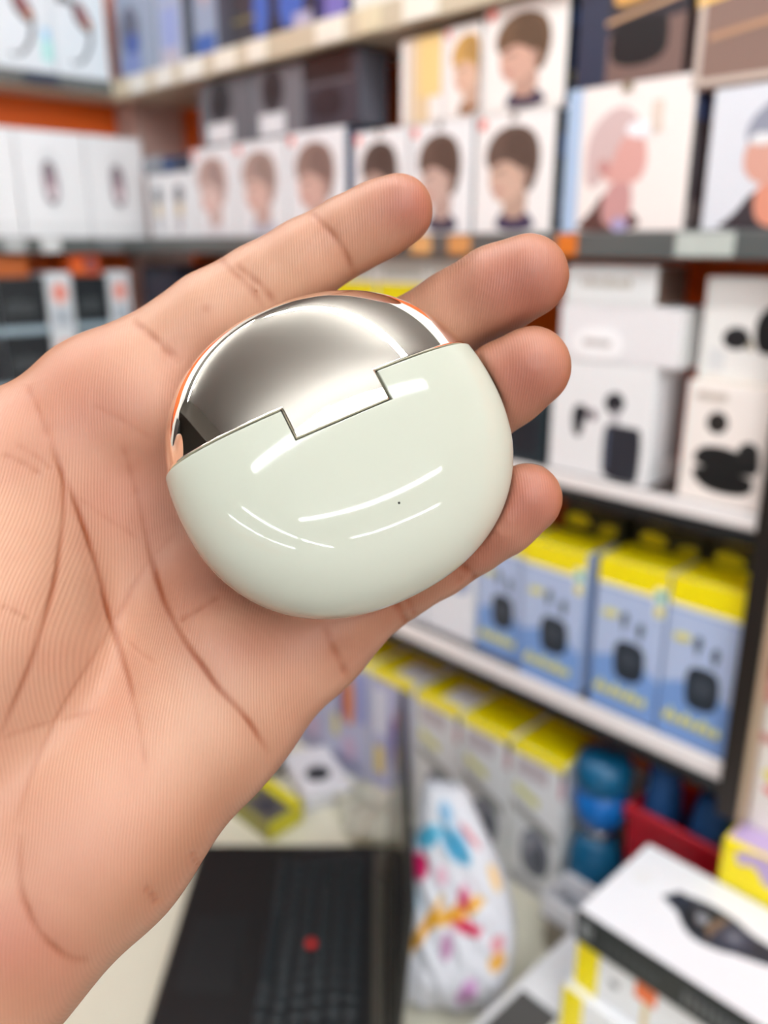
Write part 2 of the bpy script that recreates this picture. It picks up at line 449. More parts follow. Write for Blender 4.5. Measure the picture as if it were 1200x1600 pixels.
def lap(V, Q, it, lam=0.5):
    e = np.concatenate([Q[:, [0, 1]], Q[:, [1, 2]], Q[:, [2, 3]], Q[:, [3, 0]]])
    deg = np.bincount(e[:, 0], minlength=len(V)) + np.bincount(e[:, 1], minlength=len(V))
    for _ in range(it):
        S = np.stack([np.bincount(e[:, 0], V[e[:, 1], k], len(V)) + np.bincount(e[:, 1], V[e[:, 0], k], len(V)) for k in range(3)], 1)
        V = V + lam*(S/deg[:, None] - V)
    return V
V = lap(V, Q, 8)
def np_mesh(name, V, Q):
    me = bpy.data.meshes.new(name)
    me.vertices.add(len(V)); me.vertices.foreach_set('co', np.ascontiguousarray(V, np.float32).ravel())
    k = Q.shape[1]
    me.loops.add(Q.size); me.loops.foreach_set('vertex_index', np.ascontiguousarray(Q, np.int32).ravel())
    me.polygons.add(len(Q)); me.polygons.foreach_set('loop_start', np.arange(0, Q.size, k, dtype=np.int32))
    me.update(calc_edges=True); me.validate()
    return me
me0 = np_mesh('hand_base', V, Q)
tmp = bpy.data.objects.new('tmp', me0); COL.objects.link(tmp)
md = tmp.modifiers.new('s', 'SUBSURF'); md.levels = 1; md.render_levels = 1
dg = bpy.context.evaluated_depsgraph_get(); dg.update()
me = bpy.data.meshes.new_from_object(tmp.evaluated_get(dg)); me.name = 'hand'
bpy.data.objects.remove(tmp); bpy.data.meshes.remove(me0)
nv = len(me.vertices)
V = np.empty(nv*3, np.float32); me.vertices.foreach_get('co', V); V = V.reshape(-1, 3).astype(np.float64)
Nn = np.empty(nv*3, np.float32); me.vertex_normals.foreach_get('vector', Nn); Nn = Nn.reshape(-1, 3).astype(np.float64)
c_in = pxd(0, 1000, 172)
if ((V - c_in) * Nn).sum(1).mean() < 0: Nn = -Nn
PX = np.stack([600 + FPX*V[:, 0]/V[:, 2], 800 - FPX*V[:, 1]/V[:, 2]], 1)
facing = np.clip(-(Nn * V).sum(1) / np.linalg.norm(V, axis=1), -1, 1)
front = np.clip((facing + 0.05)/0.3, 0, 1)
def line_d(pts):
    pts = np.array(pts, float)
    # smooth the polyline a little (Chaikin, open)
    for _ in range(2):
        q = [pts[0]]
        for i in range(len(pts)-1): q += [pts[i]*.75+pts[i+1]*.25, pts[i]*.25+pts[i+1]*.75]
        pts = np.array(q + [pts[-1]])
    j_ = rng.normal(0, 0.9 if len(pts) < 20 else 1.5, pts.shape); j_[1:-1] = (j_[:-2]+j_[1:-1]+j_[2:])/3; pts = pts + j_
    D = np.full(len(PX), 1e9); T = np.zeros(len(PX)); n = len(pts)-1
    lo, hi = pts.min(0)-40, pts.max(0)+40
    m = np.where((PX > lo).all(1) & (PX < hi).all(1) & (front > 0))[0]
    P = PX[m]; d0 = np.full(len(m), 1e9); t0 = np.zeros(len(m))
    for i in range(n):
        a, b_ = pts[i], pts[i+1]; ab = b_-a
        t = np.clip(((P-a)@ab)/(ab@ab+1e-9), 0, 1); d = np.linalg.norm(P-a-t[:, None]*ab, axis=1)
        s_ = d < d0; d0 = np.where(s_, d, d0); t0 = np.where(s_, (i+t)/n, t0)
    D[m] = d0; T[m] = t0
    return D, T
CREASES = [  # (points, depth mm, width px, colour strength, soft groove width px)
    ([(75,660),(88,712),(103,750),(99,826),(86,930),(59,1009),(26,1095),(-10,1170)], 0.50, 4.5, 0.8, 26),
    ([(82,700),(112,767),(141,845),(164,924),(178,977),(197,1049),(210,1108)], 0.55, 4.5, 0.95, 22),
    ([(200,1060),(214,1130),(230,1206)], 0.20, 4.0, 0.25, 14),
    ([(190,694),(206,740),(217,780)], 0.25, 4.0, 0.35, 16),
    ([(212,765),(236,865),(249,924),(282,996),(328,1055),(374,1108),(407,1147),(421,1182)], 0.60, 4.5, 1.0, 24),
    ([(282,826),(223,885),(177,977),(125,1062),(59,1173),(20,1290)], 0.30, 4.0, 0.40, 18),
    ([(348,927),(310,952),(270,972)], 0.35, 4.0, 0.45, 16),
    ([(0,944),(30,955),(52,970)], 0.25, 4.0, 0.3, 14),
    ([(0,1154),(60,1135),(157,1108)], 0.20, 4.0, 0.25, 14),
    ([(30,1300),(30,1390),(50,1440),(80,1478),(110,1502),(140,1497)], 0.45, 5.0, 0.6, 26),
    ([(225,1385),(240,1398),(246,1412)], 0.35, 5, 0.5, 16),
    ([(0,707),(40,722),(70,742)], 0.3, 4, 0.4, 16),
    ([(20,690),(60,712),(88,735)], 0.2, 4, 0.3, 14),
    ([(40,600),(60,640),(78,690)], 0.3, 4, 0.4, 18),
    ([(138,629),(190,655),(243,688)], 0.15, 4, 0.2, 14),
    ([(118,770),(170,810),(225,845)], 0.15, 4, 0.2, 14),
    ([(178,977),(205,1010),(245,1040)], 0.15, 3.5, 0.2, 12),
    ([(205,498),(232,520),(256,540),(285,566)], 0.55, 5.5, 0.55, 24),
    ([(335,398),(360,420),(388,446),(412,482)], 0.20, 5.0, 0.45, 22),
    ([(366,410),(392,432),(418,456),(432,476)], 0.25, 5.0, 0.55, 22),
    ([(480,330),(502,346),(530,378),(548,412),(556,432)], 0.50, 5.0, 0.6, 22),
    ([(704,872),(722,886),(738,898),(752,914)], 0.55, 5.5, 0.75, 22),
    ([(690,880),(708,894),(724,912)], 0.3, 4.5, 0.4, 16),
    ([(604,925),(616,942),(630,962),(645,985)], 0.60, 5.5, 0.8, 22),
    ([(622,915),(638,940),(652,966)], 0.35, 4.5, 0.5, 16),
    ([(505,975),(522,1010),(536,1042),(548,1062)], 0.5, 5.5, 0.6, 24),
    ([(300,1330),(306,1345),(312,1352)], 0.3, 4, 0.4, 14),
]
rng = np.random.default_rng(3)
crease = np.zeros(nv); disp = np.zeros(nv)
for pts, dep, wd, colr, soft in CREASES:
    D, T = line_d(pts)
    fade = np.clip(np.minimum(T, 1-T)*4, 0, 1)*(0.8+0.2*np.sin(T*23+len(pts)))
    g = np.exp(-(D/wd)**2)*fade; g2 = np.exp(-(D/soft)**2)*fade
    crease = np.maximum(crease, np.exp(-(D/(wd*1.3))**2)*fade*colr)
    crease = np.maximum(crease, g2*colr*0.16)
    disp -= (g*dep*0.55 + g2*dep*0.6)*front
for mu, mv, mr_ in ((400, 455, 3.2), (322, 482, 6.0)):
    crease = np.maximum(crease, (0.8 if mr_ < 4 else 0.3)*np.exp(-(((PX[:, 0]-mu)**2+(PX[:, 1]-mv)**2)/mr_**2))*front)
V2 = V + Nn*disp[:, None]
# keep the skin outside the case
P_ = V2; cfv = case_field(P_); bad = cfv < 0.05
if bad.any():
    V2[bad] -= Nn[bad]*(0.08 - cfv[bad])[:, None]
def spot(u, v, ru, rv=None, ang=0):
    rv = rv or ru; du, dv = PX[:, 0]-u, PX[:, 1]-v; c, s = math.cos(ang), math.sin(ang)
    return np.exp(-(((du*c+dv*s)/ru)**2 + ((-du*s+dv*c)/rv)**2)) * front
red = np.zeros(nv)  # skin redness, with shade painted in at the fingertips and around the case
for a in ((640,320,75,60,1),(815,440,130,95,1),(815,590,120,90,1),(820,785,110,90,1),(730,850,130,80,1),(620,930,110,60,.7),(150,640,150,90,.6),(230,760,110,170,.55),(420,1000,170,60,.5),(300,640,80,120,.6),(330,900,120,90,.5)):
    red = np.maximum(red, a[4]*spot(*a[:4]))
red = np.maximum(red, 0.75*spot(-20, 1480, 150, 90)); red = np.maximum(red, 0.35*spot(120, 1330, 200, 130, 0.3))
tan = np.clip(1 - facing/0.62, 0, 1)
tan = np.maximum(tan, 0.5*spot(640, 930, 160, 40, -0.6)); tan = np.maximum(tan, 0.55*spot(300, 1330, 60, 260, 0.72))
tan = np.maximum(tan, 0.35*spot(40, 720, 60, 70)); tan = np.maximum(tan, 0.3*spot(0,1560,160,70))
W2 = np.array(CAM)[None] + (V2[:, :1]*np.array(RT) + V2[:, 1:2]*np.array(UP) + V2[:, 2:3]*np.array(FW))*0.001
base = c2w(pxd(-60, 1350, 150)); W2 -= np.array(base)[None]
me.vertices.foreach_set('co', np.ascontiguousarray(W2, np.float32).ravel())
# camera millimetres are left handed (right, up, away): turn the faces over
me.flip_normals() if hasattr(me, 'flip_normals') else None
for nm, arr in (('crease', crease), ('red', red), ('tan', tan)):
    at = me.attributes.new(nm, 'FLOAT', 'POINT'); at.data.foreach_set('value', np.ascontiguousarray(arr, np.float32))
me.update()
hand = link(bpy.data.objects.new('hand', me)); hand.location = base
me.shade_smooth()
tag(hand, 'open left hand palm up with fingers slightly curled around the mint case', 'hand')
m_skin = bpy.data.materials.new('palm_skin'); m_skin.use_nodes = True
nt = m_skin.node_tree; b = nt.nodes['Principled BSDF']; N = nt.nodes; Lk = nt.links.new
def attr(nm):
    a = N.new('ShaderNodeAttribute'); a.attribute_name = nm; return a.outputs['Fac']
def mixc(f, a, c):
    x = N.new('ShaderNodeMix'); x.data_type = 'RGBA'; Lk(f, x.inputs[0])
    if isinstance(a, tuple): x.inputs[6].default_value = a
    else: Lk(a, x.inputs[6])
    x.inputs[7].default_value = c
    return x.outputs[2]
def mul(a, v):
    x = N.new('ShaderNodeMath'); x.operation = 'MULTIPLY'; Lk(a, x.inputs[0])
    if isinstance(v, (int, float)): x.inputs[1].default_value = v
    else: Lk(v, x.inputs[1])
    return x.outputs[0]
tc = N.new('ShaderNodeTexCoord')
nz = N.new('ShaderNodeTexNoise'); nz.inputs['Scale'].default_value = 48; nz.inputs['Detail'].default_value = 5; Lk(tc.outputs['Object'], nz.inputs['Vector'])
nz2 = N.new('ShaderNodeTexNoise'); nz2.inputs['Scale'].default_value = 900; nz2.inputs['Detail'].default_value = 3; Lk(tc.outputs['Object'], nz2.inputs['Vector'])
SK_BASE, SK_RED_SHADE, SK_TAN, SK_CR = srgb(198, 152, 125), srgb(164, 95, 78), srgb(150, 100, 64), srgb(138, 66, 28)
mr = N.new('ShaderNodeMapRange'); mr.inputs[1].default_value = 0.4; mr.inputs[2].default_value = 0.75; mr.inputs[3].default_value = 0; mr.inputs[4].default_value = 0.55; Lk(nz.outputs['Fac'], mr.inputs[0])
c0 = mixc(mr.outputs[0], SK_BASE, srgb(186, 126, 102))
c1 = mixc(mul(attr('red'), 0.85), c0, SK_RED_SHADE)
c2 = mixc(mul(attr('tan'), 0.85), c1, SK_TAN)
c3 = mixc(mul(attr('crease'), 0.95), c2, SK_CR)
# papillary ridges
geo = N.new('ShaderNodeVectorRotate'); geo.rotation_type = 'EULER_XYZ'; Lk(tc.outputs['Object'], geo.inputs['Vector'])
rw = Matrix((RT, UP, -FW)).to_euler(); geo.inputs['Rotation'].default_value = rw
wv = N.new('ShaderNodeTexWave'); wv.wave_type = 'BANDS'; wv.bands_direction = 'X'; wv.inputs['Scale'].default_value = 620; wv.inputs['Distortion'].default_value = 30
wv.inputs['Detail'].default_value = 1.0; wv.inputs['Detail Scale'].default_value = 0.05
Lk(geo.outputs[0], wv.inputs['Vector'])
c4m = N.new('ShaderNodeMix'); c4m.data_type = 'RGBA'; c4m.blend_type = 'MULTIPLY'
mr2 = N.new('ShaderNodeMapRange'); mr2.inputs[3].default_value = 0.96; mr2.inputs[4].default_value = 1.02; Lk(wv.outputs['Fac'], mr2.inputs[0])
c4m.inputs[0].default_value = 1.0; Lk(c3, c4m.inputs[6]); Lk(mr2.outputs[0], c4m.inputs[7])
Lk(c4m.outputs[2], b.inputs['Base Color'])
b.inputs['Roughness'].default_value = 0.48; b.inputs['Specular IOR Level'].default_value = 0.4
b.inputs['Subsurface Weight'].default_value = 0.12; b.inputs['Subsurface Radius'].default_value = (1.0, 0.35, 0.2); b.inputs['Subsurface Scale'].default_value = 0.002
add = N.new('ShaderNodeMath'); add.operation = 'ADD'; Lk(wv.outputs['Fac'], add.inputs[0]); Lk(mul(nz2.outputs['Fac'], 0.6), add.inputs[1])
bp = N.new('ShaderNodeBump'); bp.inputs['Strength'].default_value = 0.28; bp.inputs['Distance'].default_value = 0.00012
Lk(add.outputs[0], bp.inputs['Height']); Lk(bp.outputs[0], b.inputs['Normal'])
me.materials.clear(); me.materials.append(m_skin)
# ------------------------------------------------------------------ shelves
YS, XS = 0.685, -1.326                          # front planes of the right hand and the left hand shelving
m_lipg = mat('grey_shelf_edge', (112, 116, 114), 0.3, metal=0.4, noise=0.12, nscale=25)
m_beige = mat('beige_shelf_board', (196, 180, 158), 0.55, noise=0.04, nscale=8)
m_lipb = mat('beige_shelf_edge', (205, 192, 165), 0.4, noise=0.06, nscale=20)
m_dshelf = mat('dark_shelf_board', (70, 62, 58), 0.5, noise=0.06, nscale=8)
m_wlip = mat('white_shelf_edge', (236, 230, 226), 0.3)
m_black = mat('black_rail', (24, 25, 26), 0.4)
m_tagc = mat('cream_price_tag', (232, 226, 202), 0.4)
m_clear = mat('clear_tag_sleeve', (225, 230, 228), 0.15)
def shelf_r(label, x0, x1, top, bot, board, lip, lip_lo, rail=None, tags=()):
    e = empty('shelf', ((x0+x1)/2, YS, Z0+top)); tag(e, label, 'shelf'); c = (x0+x1)/2
    box('board', x0-c, x1-c, 0.004, 0.13, bot-top, 0, board, e, 0.001)
    box('front_edge', x0-c, x1-c, -0.004, 0.0035, lip_lo-top, 0.0005, lip, e, 0.0015)
    if rail is not None: box('lower_rail', x0-c, x1-c, -0.0035, 0.0035, rail-top, lip_lo-top-0.0005, m_black, e, 0.001)
    for (tx, w_, rgb) in tags:
        t_ = box('price_tag', tx-c-w_/2, tx-c+w_/2, -0.0062, -0.0045, lip_lo-top+0.002, -0.001, M_(rgb, 0.35), e, 0.0004)
    return e
CR_ = (236, 228, 200)
shelf_r('beige upper shelf above the face printed cartons', -1.326, 0.5, 0.243, 0.217, m_beige, m_lipb, 0.216, None,
        [(-1.24, .05, (214,212,198)), (-1.165, .05, (222,220,206)), (-1.09, .055, (232,230,214)), (-1.01, .05, CR_), (-0.94, .04, CR_), (-0.80, .05, CR_), (-0.735, .035, (226,214,180)), (-0.66, .05, CR_)])
shelf_r('shelf with grey mirrored edge under the face printed cartons', -1.326, 0.5, 0.012, -0.010, m_dshelf, m_lipg, -0.010, None,
        [(-0.468, .022, (222,120,40)), (-0.60, .03, (214,150,90)), (-0.655, .03, (224,170,110)), (-0.335, .05, (190,196,188)), (-0.25, .045, (170,180,172))])
shelf_r('white edged shelf under the plain earbud cartons', -1.326, -0.2605, -0.216, -0.230, m_dshelf, m_wlip, -0.229, -0.243)
shelf_r('white edged shelf under the blue and yellow cartons', -1.326, -0.2605, -0.456, -0.470, m_dshelf, m_wlip, -0.474, -0.489)
def shelf_l(label, top, bot, board, lip, lip_lo, tags=()):
    e = empty('shelf', (XS, 0.2, Z0+top)); tag(e, label, 'shelf')
    box('board', -0.086, -0.004, -0.8, 0.528, bot-top, 0, board, e, 0.001)
    box('front_edge', -0.0035, 0.0, -0.8, 0.528, lip_lo-top, 0.0005, lip, e, 0.0015)
    for (ty, w_, rgb) in tags:
        box('price_tag', 0.0045, 0.0062, ty-0.2-w_/2, ty-0.2+w_/2, lip_lo-top+0.002, -0.001, M_(rgb, 0.35), e, 0.0004)
    return e
shelf_l('upper left shelf carrying the large watch boxes', 0.243, 0.222, m_beige, m_lipg, 0.224, [(0.57, .05, (60,66,80)), (0.46, .05, (60,66,80))])
shelf_l('left shelf carrying the white watch boxes', 0.012, -0.008, m_dshelf, m_lipg, -0.010, [(0.50, .03, (190,192,190)), (0.555, .03, (200,200,198)), (0.65, .04, (120,122,122))])
shelf_l('lower left shelf under the black and white cartons', -0.215, -0.235, m_dshelf, m_lipg, -0.237)
m_bronze = mat('bronze_post', (52, 46, 42), 0.35, metal=0.5)
po = empty('shelf_post', (-0.2485, 0.69, Z0-0.503)); tag(po, 'dark upright metal post at the right end of the shelves', 'post')
box('upright', -0.0115, 0.0075, -0.016, 0.006, 0.0, 0.4925, m_bronze, po, 0.001)
box('front_trim', 0.0080, 0.0115, -0.0155, 0.002, 0.0, 0.4925, mat('trim_beige', (186, 164, 136), 0.4), po, 0.0005)

# ------------------------------------------------------------------ cartons on the right hand wall
def rc(name, label, cat, group, x0, x1, z0, z1, front, y0=0.692, dep=0.05, **k):
    b = (x0, x1, y0, y0+dep, Z0+z0, Z0+z1)
    o_ = carton(name, label, cat, group, *b, front, **k)
    return o_, b
def pr(o_, b, side, name, shapes, **k):
    f, W, H_ = face_of(*b, side); return prints(name, o_, f, W, H_, shapes, **k)
def notch(rgb=(120, 110, 100)): return ('r', .45, .94, .53, 1.0, rgb)
def portrait(hair, skin, cloth, dx=0.0, s=1.2):
    def p(a): return [(min(.985, (.5+dx)+(x-.5)*s), y) for x, y in a]
    dk = tuple(int(c*.86) for c in hair)
    return [
        ('p', p([(.30,.02),(.38,.18),(.50,.22),(.66,.20),(.80,.02)]), cloth),
        ('p', p([(.40,.12),(.42,.36),(.66,.42),(.66,.12)]), tuple(int(c*.90) for c in skin)),
        ('p', p([(.25,.40),(.26,.60),(.40,.74),(.62,.68),(.68,.42),(.50,.27),(.34,.27)]), skin),
        ('p', p([(.22,.56),(.20,.72),(.32,.87),(.54,.91),(.74,.82),(.80,.60),(.72,.36),(.64,.34),(.63,.50),(.52,.58),(.40,.62),(.28,.56)]), hair),
        ('p', p([(.40,.66),(.42,.84),(.60,.86),(.72,.74),(.74,.52),(.66,.48),(.56,.60)]), dk),
        ('e', .5+dx+.13*s, .48, .04, .06, tuple(int(c*.88) for c in skin)),
        ('p', p([(.28,.53),(.40,.56),(.44,.53),(.34,.50)]), tuple(int(c*.75) for c in skin)),
        ('p', p([(.30,.37),(.40,.38),(.40,.345),(.33,.335)]), (190,122,112)),
    ]
WHT = (232, 230, 228)
S2 = 0.0125
faces = [  # x0, x1, top, hair, skin, cloth, body colour, label
    (-1.129, -1.022, .131, (190,160,150), (226,196,186), (206,200,204), (224,226,228), 'white carton with faint pink portrait, beside the two small watch cartons'),
    (-1.018, -0.906, .131, (176,150,140), (220,184,170), (190,190,200), (222,224,226), 'white carton with faint pink portrait, middle of three under grey headphone cartons'),
    (-0.902, -0.792, .133, (150,124,114), (214,176,162), (160,158,166), (226,226,228), 'white carton with beige portrait, just left of the dark blue gap'),
    (-0.776, -0.689, .123, (92,78,72), (196,164,150), (70,66,78), (230,228,226), 'white portrait carton with red corner dot, above the index fingertip'),
    (-0.685, -0.597, .123, (104,84,74), (206,174,160), (66,62,80), (230,228,226), 'white carton with brown haired portrait, right of the index fingertip'),
    (-0.592, -0.497, .122, (104,84,74), (212,176,156), (64,56,84), (236,228,220), 'white carton with brown haired portrait, beside the large pink portrait carton'),
]
for i, (x0, x1, zt, hair, skin, cloth, bodyc, lb) in enumerate(faces):
    o_, b = rc('earbud_carton', lb, 'carton', 'portrait cartons on the shelf', x0, x1, S2, zt, bodyc, right=(40, 44, 52) if i == 5 else ((60,80,110) if i == 2 else (188,192,196)), dep=0.05)
    pr(o_, b, '-Y', 'portrait_print', portrait(hair, skin, cloth))
    pr(o_, b, '-Y', 'corner_sticker', [('e', .09, .93, .055, .05, (236, 120, 106))])
    if i > 2: pr(o_, b, '-Y', 'hang_notch', [notch()])
    if i == 5: pr(o_, b, '+X', 'side_print', [('r', .2, .62, .8, .8, (30, 90, 160)), ('r', .2, .1, .8, .3, (90,90,100)), ('r', .2, .36, .8, .56, (66,70,60))])
up = [
    (-0.700, -0.640, .124, .205, 'cream carton with yellow vertical stripes under the upper shelf', None),
    (-0.637, -0.590, .124, .207, 'narrow white carton with blond portrait in the upper row', ((206,160,90), (226,186,160), (150,110,80))),
    (-0.586, -0.490, .123, .242, 'tall white carton with brown haired portrait at the top of the stack', ((110,84,62), (214,170,150), (70,62,80))),
]
for i, (x0, x1, z0, z1, lb, pt) in enumerate(up):
    z1 = min(z1, .2155) if i < 2 else .2155
    o_, b = rc('earbud_carton', lb, 'carton', 'portrait cartons on the shelf', x0, x1, z0, z1, (238, 226, 214), right=(34, 44, 66) if i == 2 else (212, 214, 216), y0=0.6922, dep=0.05)
    if pt is None:
        pr(o_, b, '-Y', 'stripe_print', [('r', .30, .0, .70, 1, (226, 200, 160)), ('r', .45, .3, .98, 1, (240, 208, 140)), ('r', .18, .0, .26, 1, (214, 190, 170))])
    else:
        pr(o_, b, '-Y', 'portrait_print', portrait(*pt, dx=.22 if i == 1 else 0, s=1.7 if i == 1 else 1.15))
        pr(o_, b, '-Y', 'corner_sticker', [('e', .10, .93, .06, .06, (238, 110, 96))])
    if i == 2: pr(o_, b, '+X', 'side_print', [('r', .2, .7, .8, .85, (40, 96, 170)), ('r', .2, .2, .8, .32, (150,140,80)), ('r', .2, .05, .7, .15, (110,110,120))])
# large pink portrait carton and its neighbour
o_, b = rc('headphone_carton', 'large cream carton with pink capped portrait at the right of the shelf', 'carton', None, -0.484, -0.362, S2, .133, (242, 224, 212), right=(92, 84, 88), left=(190, 206, 224), dep=0.055)
pr(o_, b, '-Y', 'portrait_print', [
    ('q', [(0, 0), (.13, 0), (.13, 1), (0, 1)], (176, 198, 224)),
    ('p', [(.08,.0),(.26,.14),(.36,.30),(.46,.10),(.60,.16),(.70,.0)], (98, 66, 60)),
    ('p', [(.34,.04),(.36,.32),(.56,.38),(.60,.20),(.56,.02)], (204, 152, 148)),
    ('p', [(.44,.0),(.44,.10),(.56,.10),(.58,.0)], (176, 164, 200)),
    ('p', [(.28,.42),(.28,.66),(.44,.74),(.64,.68),(.70,.46),(.62,.32),(.40,.34)], (222, 166, 156)),
    ('p', [(.20,.30),(.18,.60),(.26,.76),(.42,.86),(.56,.82),(.64,.68),(.48,.66),(.40,.46),(.32,.34)], (214, 186, 182)),
    ('p', [(.50,.66),(.52,.74),(.68,.74),(.74,.66),(.62,.62)], (240, 238, 240)),
    ('p', [(.30,.40),(.30,.50),(.38,.50),(.40,.40)], (200, 140, 132)),
    ('r', .70, .66, .78, .86, (226, 208, 192)),
    notch((150, 134, 110))])
pr(o_, b, '+X', 'side_print', [('r', .05, .03, .95, .97, (96, 88, 92)), ('r', .1, .72, .9, .88, (86, 104, 150)), ('r', .2, .3, .8, .62, (110, 102, 106)), ('r', .1, .05, .9, .2, (150, 136, 132))])
o_, b = rc('headphone_carton', 'silver carton with capped portrait cut off by the right edge', 'carton', None, -0.346, -0.226, S2, .118, (204, 206, 214), right=(92, 84, 88), dep=0.055)
pr(o_, b, '-Y', 'portrait_print', [
    ('p', [(.06,.0),(.22,.10),(.34,.30),(.60,.30),(.90,.0)], (62, 54, 58)),
    ('p', [(.36,.02),(.34,.34),(.60,.38),(.64,.02)], (226, 150, 124)),
    ('p', [(.26,.36),(.24,.60),(.40,.72),(.70,.66),(.74,.42),(.52,.28)], (220, 164, 146)),
    ('p', [(.24,.58),(.26,.78),(.44,.92),(.72,.86),(.80,.66),(.52,.62)], (150, 152, 166)),
    ('p', [(.26,.60),(.30,.68),(.46,.66),(.42,.58)], (226, 222, 220))])
# dark upper cartons with window
o_, b = rc('headset_carton', 'dark navy carton with gold strip, above the large pink portrait carton', 'carton', None, -0.478, -0.376, .1335, .2155, (52, 46, 52), right=(40, 38, 44), dep=0.055)
pr(o_, b, '-Y', 'front_print', [('q', [(0,0),(.30,0),(.30,1),(0,1)], (44, 52, 74)), ('q', [(.30,0),(1,0),(1,.55),(.30,.45)], (124, 98, 90)),
    ('p', [(.33,.14),(.33,.50),(.42,.58),(.80,.58),(.86,.48),(.84,.14)], (22, 20, 22)), ('p', [(.34,.70),(.34,.86),(.55,.84),(.80,.98),(.80,.80),(.60,.72)], (224, 168, 92)),
    ('q', [(.28,.55),(1,.70),(1,.74),(.28,.59)], (214, 170, 130))])
o_, b = rc('headset_carton', 'brown carton behind a clear sleeve in the top right corner', 'carton', None, -0.368, -0.240, .119, .2155, (140, 112, 100), right=(110, 96, 92), dep=0.055)
pr(o_, b, '-Y', 'front_print', [('r', .0, .72, 1, 1, (150, 156, 166)), ('r', .02, .03, .06, .97, (206, 190, 178)), ('r', .02, .03, .98, .08, (206, 188, 174)),
    ('q', [(.0,.62),(1,.80),(1,.86),(.0,.68)], (255, 206, 120)), ('q', [(.1,.36),(1,.50),(1,.54),(.1,.40)], (196, 150, 116))])  # slanted warm streaks: lamp reflection on the sleeve, painted into the print
# grey headphone cartons stacked on the faint portraits
grey = [(-1.100, -0.978, (104,106,112), 'grey headphone carton with white label, nearest the shop corner'),
        (-0.974, -0.870, (112,114,120), 'grey headphone carton with dark disc, middle of the three'),
        (-0.866, -0.768, (58,60,70), 'dark charcoal headphone carton beside the orange backing')]
for i, (x0, x1, c, lb) in enumerate(grey):
    o_, b = rc('headphone_carton', lb, 'carton', 'grey headphone cartons', x0, x1, .1335, .212, c, right=(96, 98, 106) if i < 2 else (92, 92, 100), y0=0.694, dep=0.045)
    if i < 2:
        pr(o_, b, '-Y', 'headphone_print', [('e', .42, .66, .22, .32, (40, 44, 50)), ('e', .42, .66, .12, .18, (26, 28, 34)), ('r', .14, .02, .66, .34, (196, 200, 206)), ('r', .28, .12, .52, .24, (222, 224, 226))])
    else:
        pr(o_, b, '-Y', 'headphone_print', [('r', .0, .66, .86, 1, (24, 24, 28)), ('e', .42, .34, .3, .22, (34, 36, 44)), ('r', .0, .60, .9, .63, (104, 104, 108))])
o_, b = rc('accessory_carton', 'narrow deep blue carton in the dark gap between white portraits', 'carton', None, -0.7895, -0.7785, S2, .13, (34, 52, 92), y0=0.702, dep=0.05)
pr(o_, b, '-Y', 'side_print', [('r', .1, .1, .9, .75, (36, 56, 98)), ('r', .1, .52, .9, .75, (40, 90, 160)), ('r', .1, .1, .9, .3, (26, 34, 60))])
# two small watch cartons near the corner
for i, (x0, x1, lb) in enumerate(((-1.255, -1.197, 'small white watch carton closest to the shop corner'), (-1.194, -1.134, 'small white watch carton beside the faint portrait cartons'))):
    o_, b = rc('watch_carton', lb, 'carton', 'small watch cartons in the corner', x0, x1, S2, .104, (222, 224, 226), y0=0.690, dep=0.05)
    pr(o_, b, '-Y', 'watch_print', [('e', .5, .66, .22, .16, (128, 132, 138)), ('r', .36, .34, .64, .55, (206, 184, 140)), ('r', .4, .1, .6, .34, (178, 178, 184)), ('e', .5, .66, .12, .09, (96, 98, 106))])
o_, b = rc('accessory_carton', 'deep navy carton lying on the small watch cartons', 'carton', None, -1.215, -1.135, .1045, .128, (22, 34, 62), y0=0.694, dep=0.05)
pr(o_, b, '-Y', 'front_print', [('r', .1, .2, .45, .8, (36, 76, 130))])
o_, b = rc('accessory_pouch', 'grey rounded pouch on the left small watch carton', 'pouch', None, -1.275, -1.22, .1045, .132, (140, 144, 152), y0=0.6905, dep=0.03, bev=0.008)
pr(o_, b, '-Y', 'seam', [('r', .05, .45, .95, .5, (120,124,132))])
